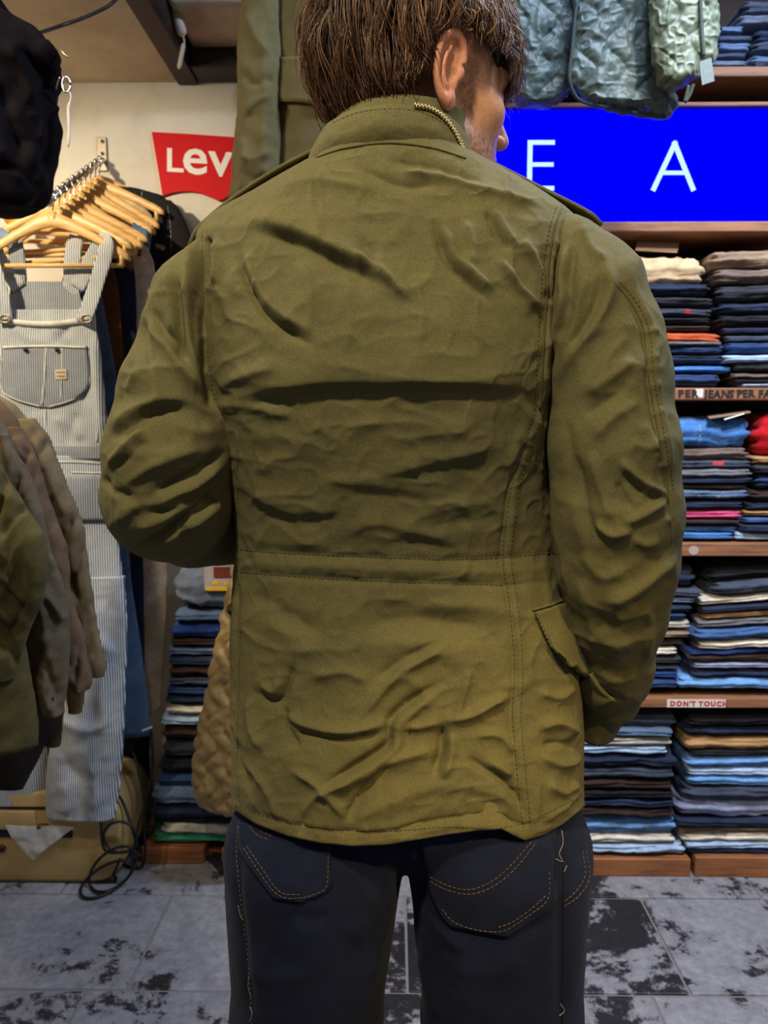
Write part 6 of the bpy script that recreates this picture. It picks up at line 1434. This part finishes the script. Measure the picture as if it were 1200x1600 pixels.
V, F = obox(W(1104, 112, d_r - 0.045), (0.012, 0, 0.004), (0, 0.0015, 0), (-0.004, 0, 0.022)); mesh('fabric_tab', V, F, cloth('tab_grey', lin(104, 118, 118), 0.8), t, False)
mesh('loop', *tube(smooth_path([W(1084, 132, d_r - 0.02), W(1078, 148, d_r - 0.02), W(1070, 160, d_r - 0.02), W(1072, 152, d_r - 0.02), W(1076, 134, d_r - 0.02)], 24), 0.0035, 7), EDGE, t)

# brown quilted liner beside the person's left hip, hung on the shelf upright
GL = quilt_mat('liner_gold', lin(142, 116, 70))
g = thing('quilted_liner', 'brown quilted liner hanging low behind the left hip of the person', 'liner', W(340, 1270, 2.08))
dq = 2.08
garment('quilted_body', [row(800, 380, 420, dq, 0.02), row(860, 366, 450, dq, 0.035), row(940, 350, 460, dq, 0.045), row(1000, 336, 466, dq, 0.05), row(1080, 322, 468, dq, 0.055), row(1160, 309, 466, dq, 0.055), row(1220, 306, 462, dq, 0.052), row(1252, 318, 452, dq, 0.045), row(1268, 345, 440, dq, 0.03)], GL, g, 91, 0.012, 10, 3, 0.003, 30, 2.3, 140, 160, quilt(0.055, 0.011, 4))
c = W(400, 800, dq); mesh('hanger_hook', *tube(smooth_path([c + (0, 0, -0.02), c + (0, 0, 0.05), (UX0 - 0.03, dq + 0.03, c[2] + 0.09), (UX0 + 0.01, SHELF_Y - 0.003, c[2] + 0.08)], 20), 0.003, 8), CHROME, g)

# ================================================================== SUITCASE, PLASTIC, CABLES
TANL = cloth('suitcase_tan', lin(190, 158, 100), 0.5, 0.14, 6, 0.0, 300, 0.2, 0.4)
sd0 = 2.115
ca_, cb_ = W(-330, 1390, sd0), W(188, 1238, sd0)
sx0_, sx1_, sz1_ = ca_[0], cb_[0], cb_[2]
su = thing('suitcase', 'tan vintage hard suitcase on the floor under the hanging clothes', 'suitcase', ((sx0_ + sx1_) / 2, sd0 + 0.17, 0.0))
def rrect(x0, x1, z0, z1, r, n=10):
    pts = []
    for cx, cz, a0_ in ((x1 - r, z0 + r, -90), (x1 - r, z1 - r, 0), (x0 + r, z1 - r, 90), (x0 + r, z0 + r, 180)):
        pts += [(cx + r * math.cos(math.radians(a0_ + 90 * k / n)), cz + r * math.sin(math.radians(a0_ + 90 * k / n))) for k in range(n + 1)]
    return np.array(pts)
def slab(x0, x1, z0, z1, r, y0, y1, rb=0.012):
    rings = []
    for yy, ins in ((y0 + 0.0, rb), (y0 + rb * 0.3, rb * 0.3), (y0 + rb, 0), (y1 - rb, 0), (y1 - rb * 0.3, rb * 0.3), (y1, rb)):
        q = rrect(x0 + ins, x1 - ins, z0 + ins, z1 - ins, max(r - ins, 0.004)); rings.append(np.stack([q[:, 0], np.full(len(q), yy), q[:, 1]], 1))
    n = len(rings[0]); V = np.concatenate(rings)
    return V, grid_faces(len(rings), n, True) + [tuple(range(n))[::-1], tuple((len(rings) - 1) * n + j for j in range(n))]
zl = float(W(60, 1297, sd0)[2])
mesh('case_body', *slab(sx0_, sx1_, 0.0, sz1_, 0.085, sd0, sd0 + 0.30), TANL, su)
DKE = plain('case_trim', lin(48, 34, 22), 0.6)
z2 = float(W(60, 1262, sd0)[2])
V, F = slab(sx0_ - 0.002, sx1_ - 0.02, z2 - 0.0035, z2 + 0.0035, 0.003, sd0 - 0.003, sd0 + 0.298, 0.001); mesh('lid_seam', V, F, DKE, su)
V, F = slab(sx0_ + 0.02, float(W(56, 1270, sd0)[0]), zl + 0.004, z2 - 0.008, 0.006, sd0 - 0.008, sd0 + 0.01, 0.002); mesh('strap_band', V, F, TANL, su)
V, F = slab(float(W(78, 1270, sd0)[0]), float(W(160, 1270, sd0)[0]), zl + 0.004, z2 - 0.008, 0.006, sd0 - 0.008, sd0 + 0.01, 0.002); mesh('strap_band', V, F, TANL, su)
V, F = slab(sx0_ + 0.02, float(W(112, 1270, sd0)[0]), zl - 0.020, zl + 0.002, 0.004, sd0 - 0.004, sd0 + 0.01, 0.001); mesh('slot', V, F, plain('slot_dark', lin(22, 18, 16), 0.7), su)
c = W(66, 1292, sd0 - 0.008); V, F = box(c[0] - 0.014, c[0] + 0.014, c[1] - 0.006, c[1] + 0.008, c[2] - 0.006, c[2] + 0.006); bevel(mesh('clasp', V, F, plain('clasp_metal', lin(120, 84, 52), 0.4, 0.8), su, False), 0.002)
c = W(2, 1326, sd0 - 0.003); mesh('stud', *tube([c + (0, 0.006, 0), c, c + (0, -0.004, 0)], [0.012, 0.012, 0.007], 14), plain('stud_dark', lin(84, 60, 36), 0.4, 0.6), su)
V, F = tube(smooth_path([(sx0_ + 0.02, sd0 + 0.004, 0.004), (sx1_ - 0.09, sd0 + 0.004, 0.004), (sx1_ - 0.035, sd0 + 0.004, 0.022), (sx1_ - 0.008, sd0 + 0.004, 0.075)], 40), 0.005, 8); mesh('edge_piping', V, F, DKE, su)
# clear plastic bag corner
def plastic():
    m, nt, b = base('clear_plastic')
    b.inputs['Base Color'].default_value = (0.85, 0.83, 0.78, 1); b.inputs['Roughness'].default_value = 0.18; b.inputs['Alpha'].default_value = 0.42; b.inputs['Specular IOR Level'].default_value = 0.8
    return m
cs = np.array([(6, 1292), (62, 1292), (118, 1294), (96, 1316), (52, 1343)], float)
gu, gv = np.meshgrid(np.linspace(0, 1, 26), np.linspace(0, 1, 18)); 
xx = (6 + 112 * gu) * (1 - gv) + (40 + 30 * gu) * gv; yy = (1290 + 2 * gu) * (1 - gv) + (1330 + 14 * (1 - np.abs(gu * 2 - 0.8))) * gv
q = W(xx.ravel(), yy.ravel(), np.full(xx.size, sd0 - 0.016)); q[:, 1] += 0.010 * fbm(q, 24, 5, 3)
q2 = q + np.array([0, 0.0012, 0]); k = len(q); gf = grid_faces(18, 26)
pb = mesh('plastic_bag', np.vstack([q, q2]), gf + [tuple(k + i for i in f[::-1]) for f in gf], plastic(), None, True, W(60, 1310, sd0 - 0.01)); tag(pb, 'clear crumpled plastic bag corner sticking out of the tan suitcase', 'bag')
# cables coiled on the floor
CBL = plain('cable_black', lin(20, 18, 18), 0.5)
def floor_pt(px_, py_, h=0.006):
    r = rays(px_, py_); t = (h - CAM[2]) / r[2]; return CAM + r * t
def loopc(cx, cy, rx, ry, rot, n=26, a0=0, a1=2 * math.pi):
    return [floor_pt(cx + rx * math.cos(a) * math.cos(rot) - ry * math.sin(a) * math.sin(rot), cy + rx * math.cos(a) * math.sin(rot) + ry * math.sin(a) * math.cos(rot), 0.006) for a in np.linspace(a0, a1, n)]
def near_pt(px_, py_):
    fy = float(floor_pt(px_, py_, 0.006)[1]); return W(px_, py_, min(2.095, fy))
def nloop(cx, cy, rx, ry, rot, n=26): return [near_pt(cx + rx * math.cos(a) * math.cos(rot) - ry * math.sin(a) * math.sin(rot), cy + rx * math.cos(a) * math.sin(rot) + ry * math.sin(a) * math.cos(rot)) for a in np.linspace(0, 2 * math.pi, n)]
p = nloop(166, 1374, 46, 20, -0.55) + nloop(176, 1358, 44, 26, -0.75, 24) + [near_pt(166, 1330), near_pt(158, 1290), near_pt(160, 1255), W(172, 1240, 2.105), W(190, 1250, 2.13)] + nloop(188, 1308, 26, 24, 0.3, 20)
c1_ = mesh('power_cable', *tube(smooth_path(p, 320), 0.004, 8), CBL, None, True, p[0]); tag(c1_, 'black cable coiled in large loops on the floor beside suitcase', 'cable')
p = [W(236, 1140, 2.21), W(238, 1200, 2.2), W(226, 1260, 2.18), floor_pt(226, 1342, 0.03), floor_pt(212, 1356), floor_pt(186, 1346), floor_pt(170, 1330, 0.02), floor_pt(192, 1322, 0.03), floor_pt(214, 1336, 0.02), floor_pt(204, 1366)]
c2_ = mesh('power_cable', *tube(smooth_path(p, 150), 0.004, 8), CBL, None, True, p[4]); tag(c2_, 'thin black cable rising beside the left jeans stack', 'cable')
p = [W(205, 1165, 2.24), W(215, 1200, 2.2), W(224, 1250, 2.17), W(216, 1290, 2.15), floor_pt(205, 1352, 0.012)]
c3_ = mesh('power_cable', *tube(smooth_path(p, 80), 0.0035, 8), CBL, None, True, p[-1]); tag(c3_, 'short black cable hanging in front of the black trousers', 'cable')
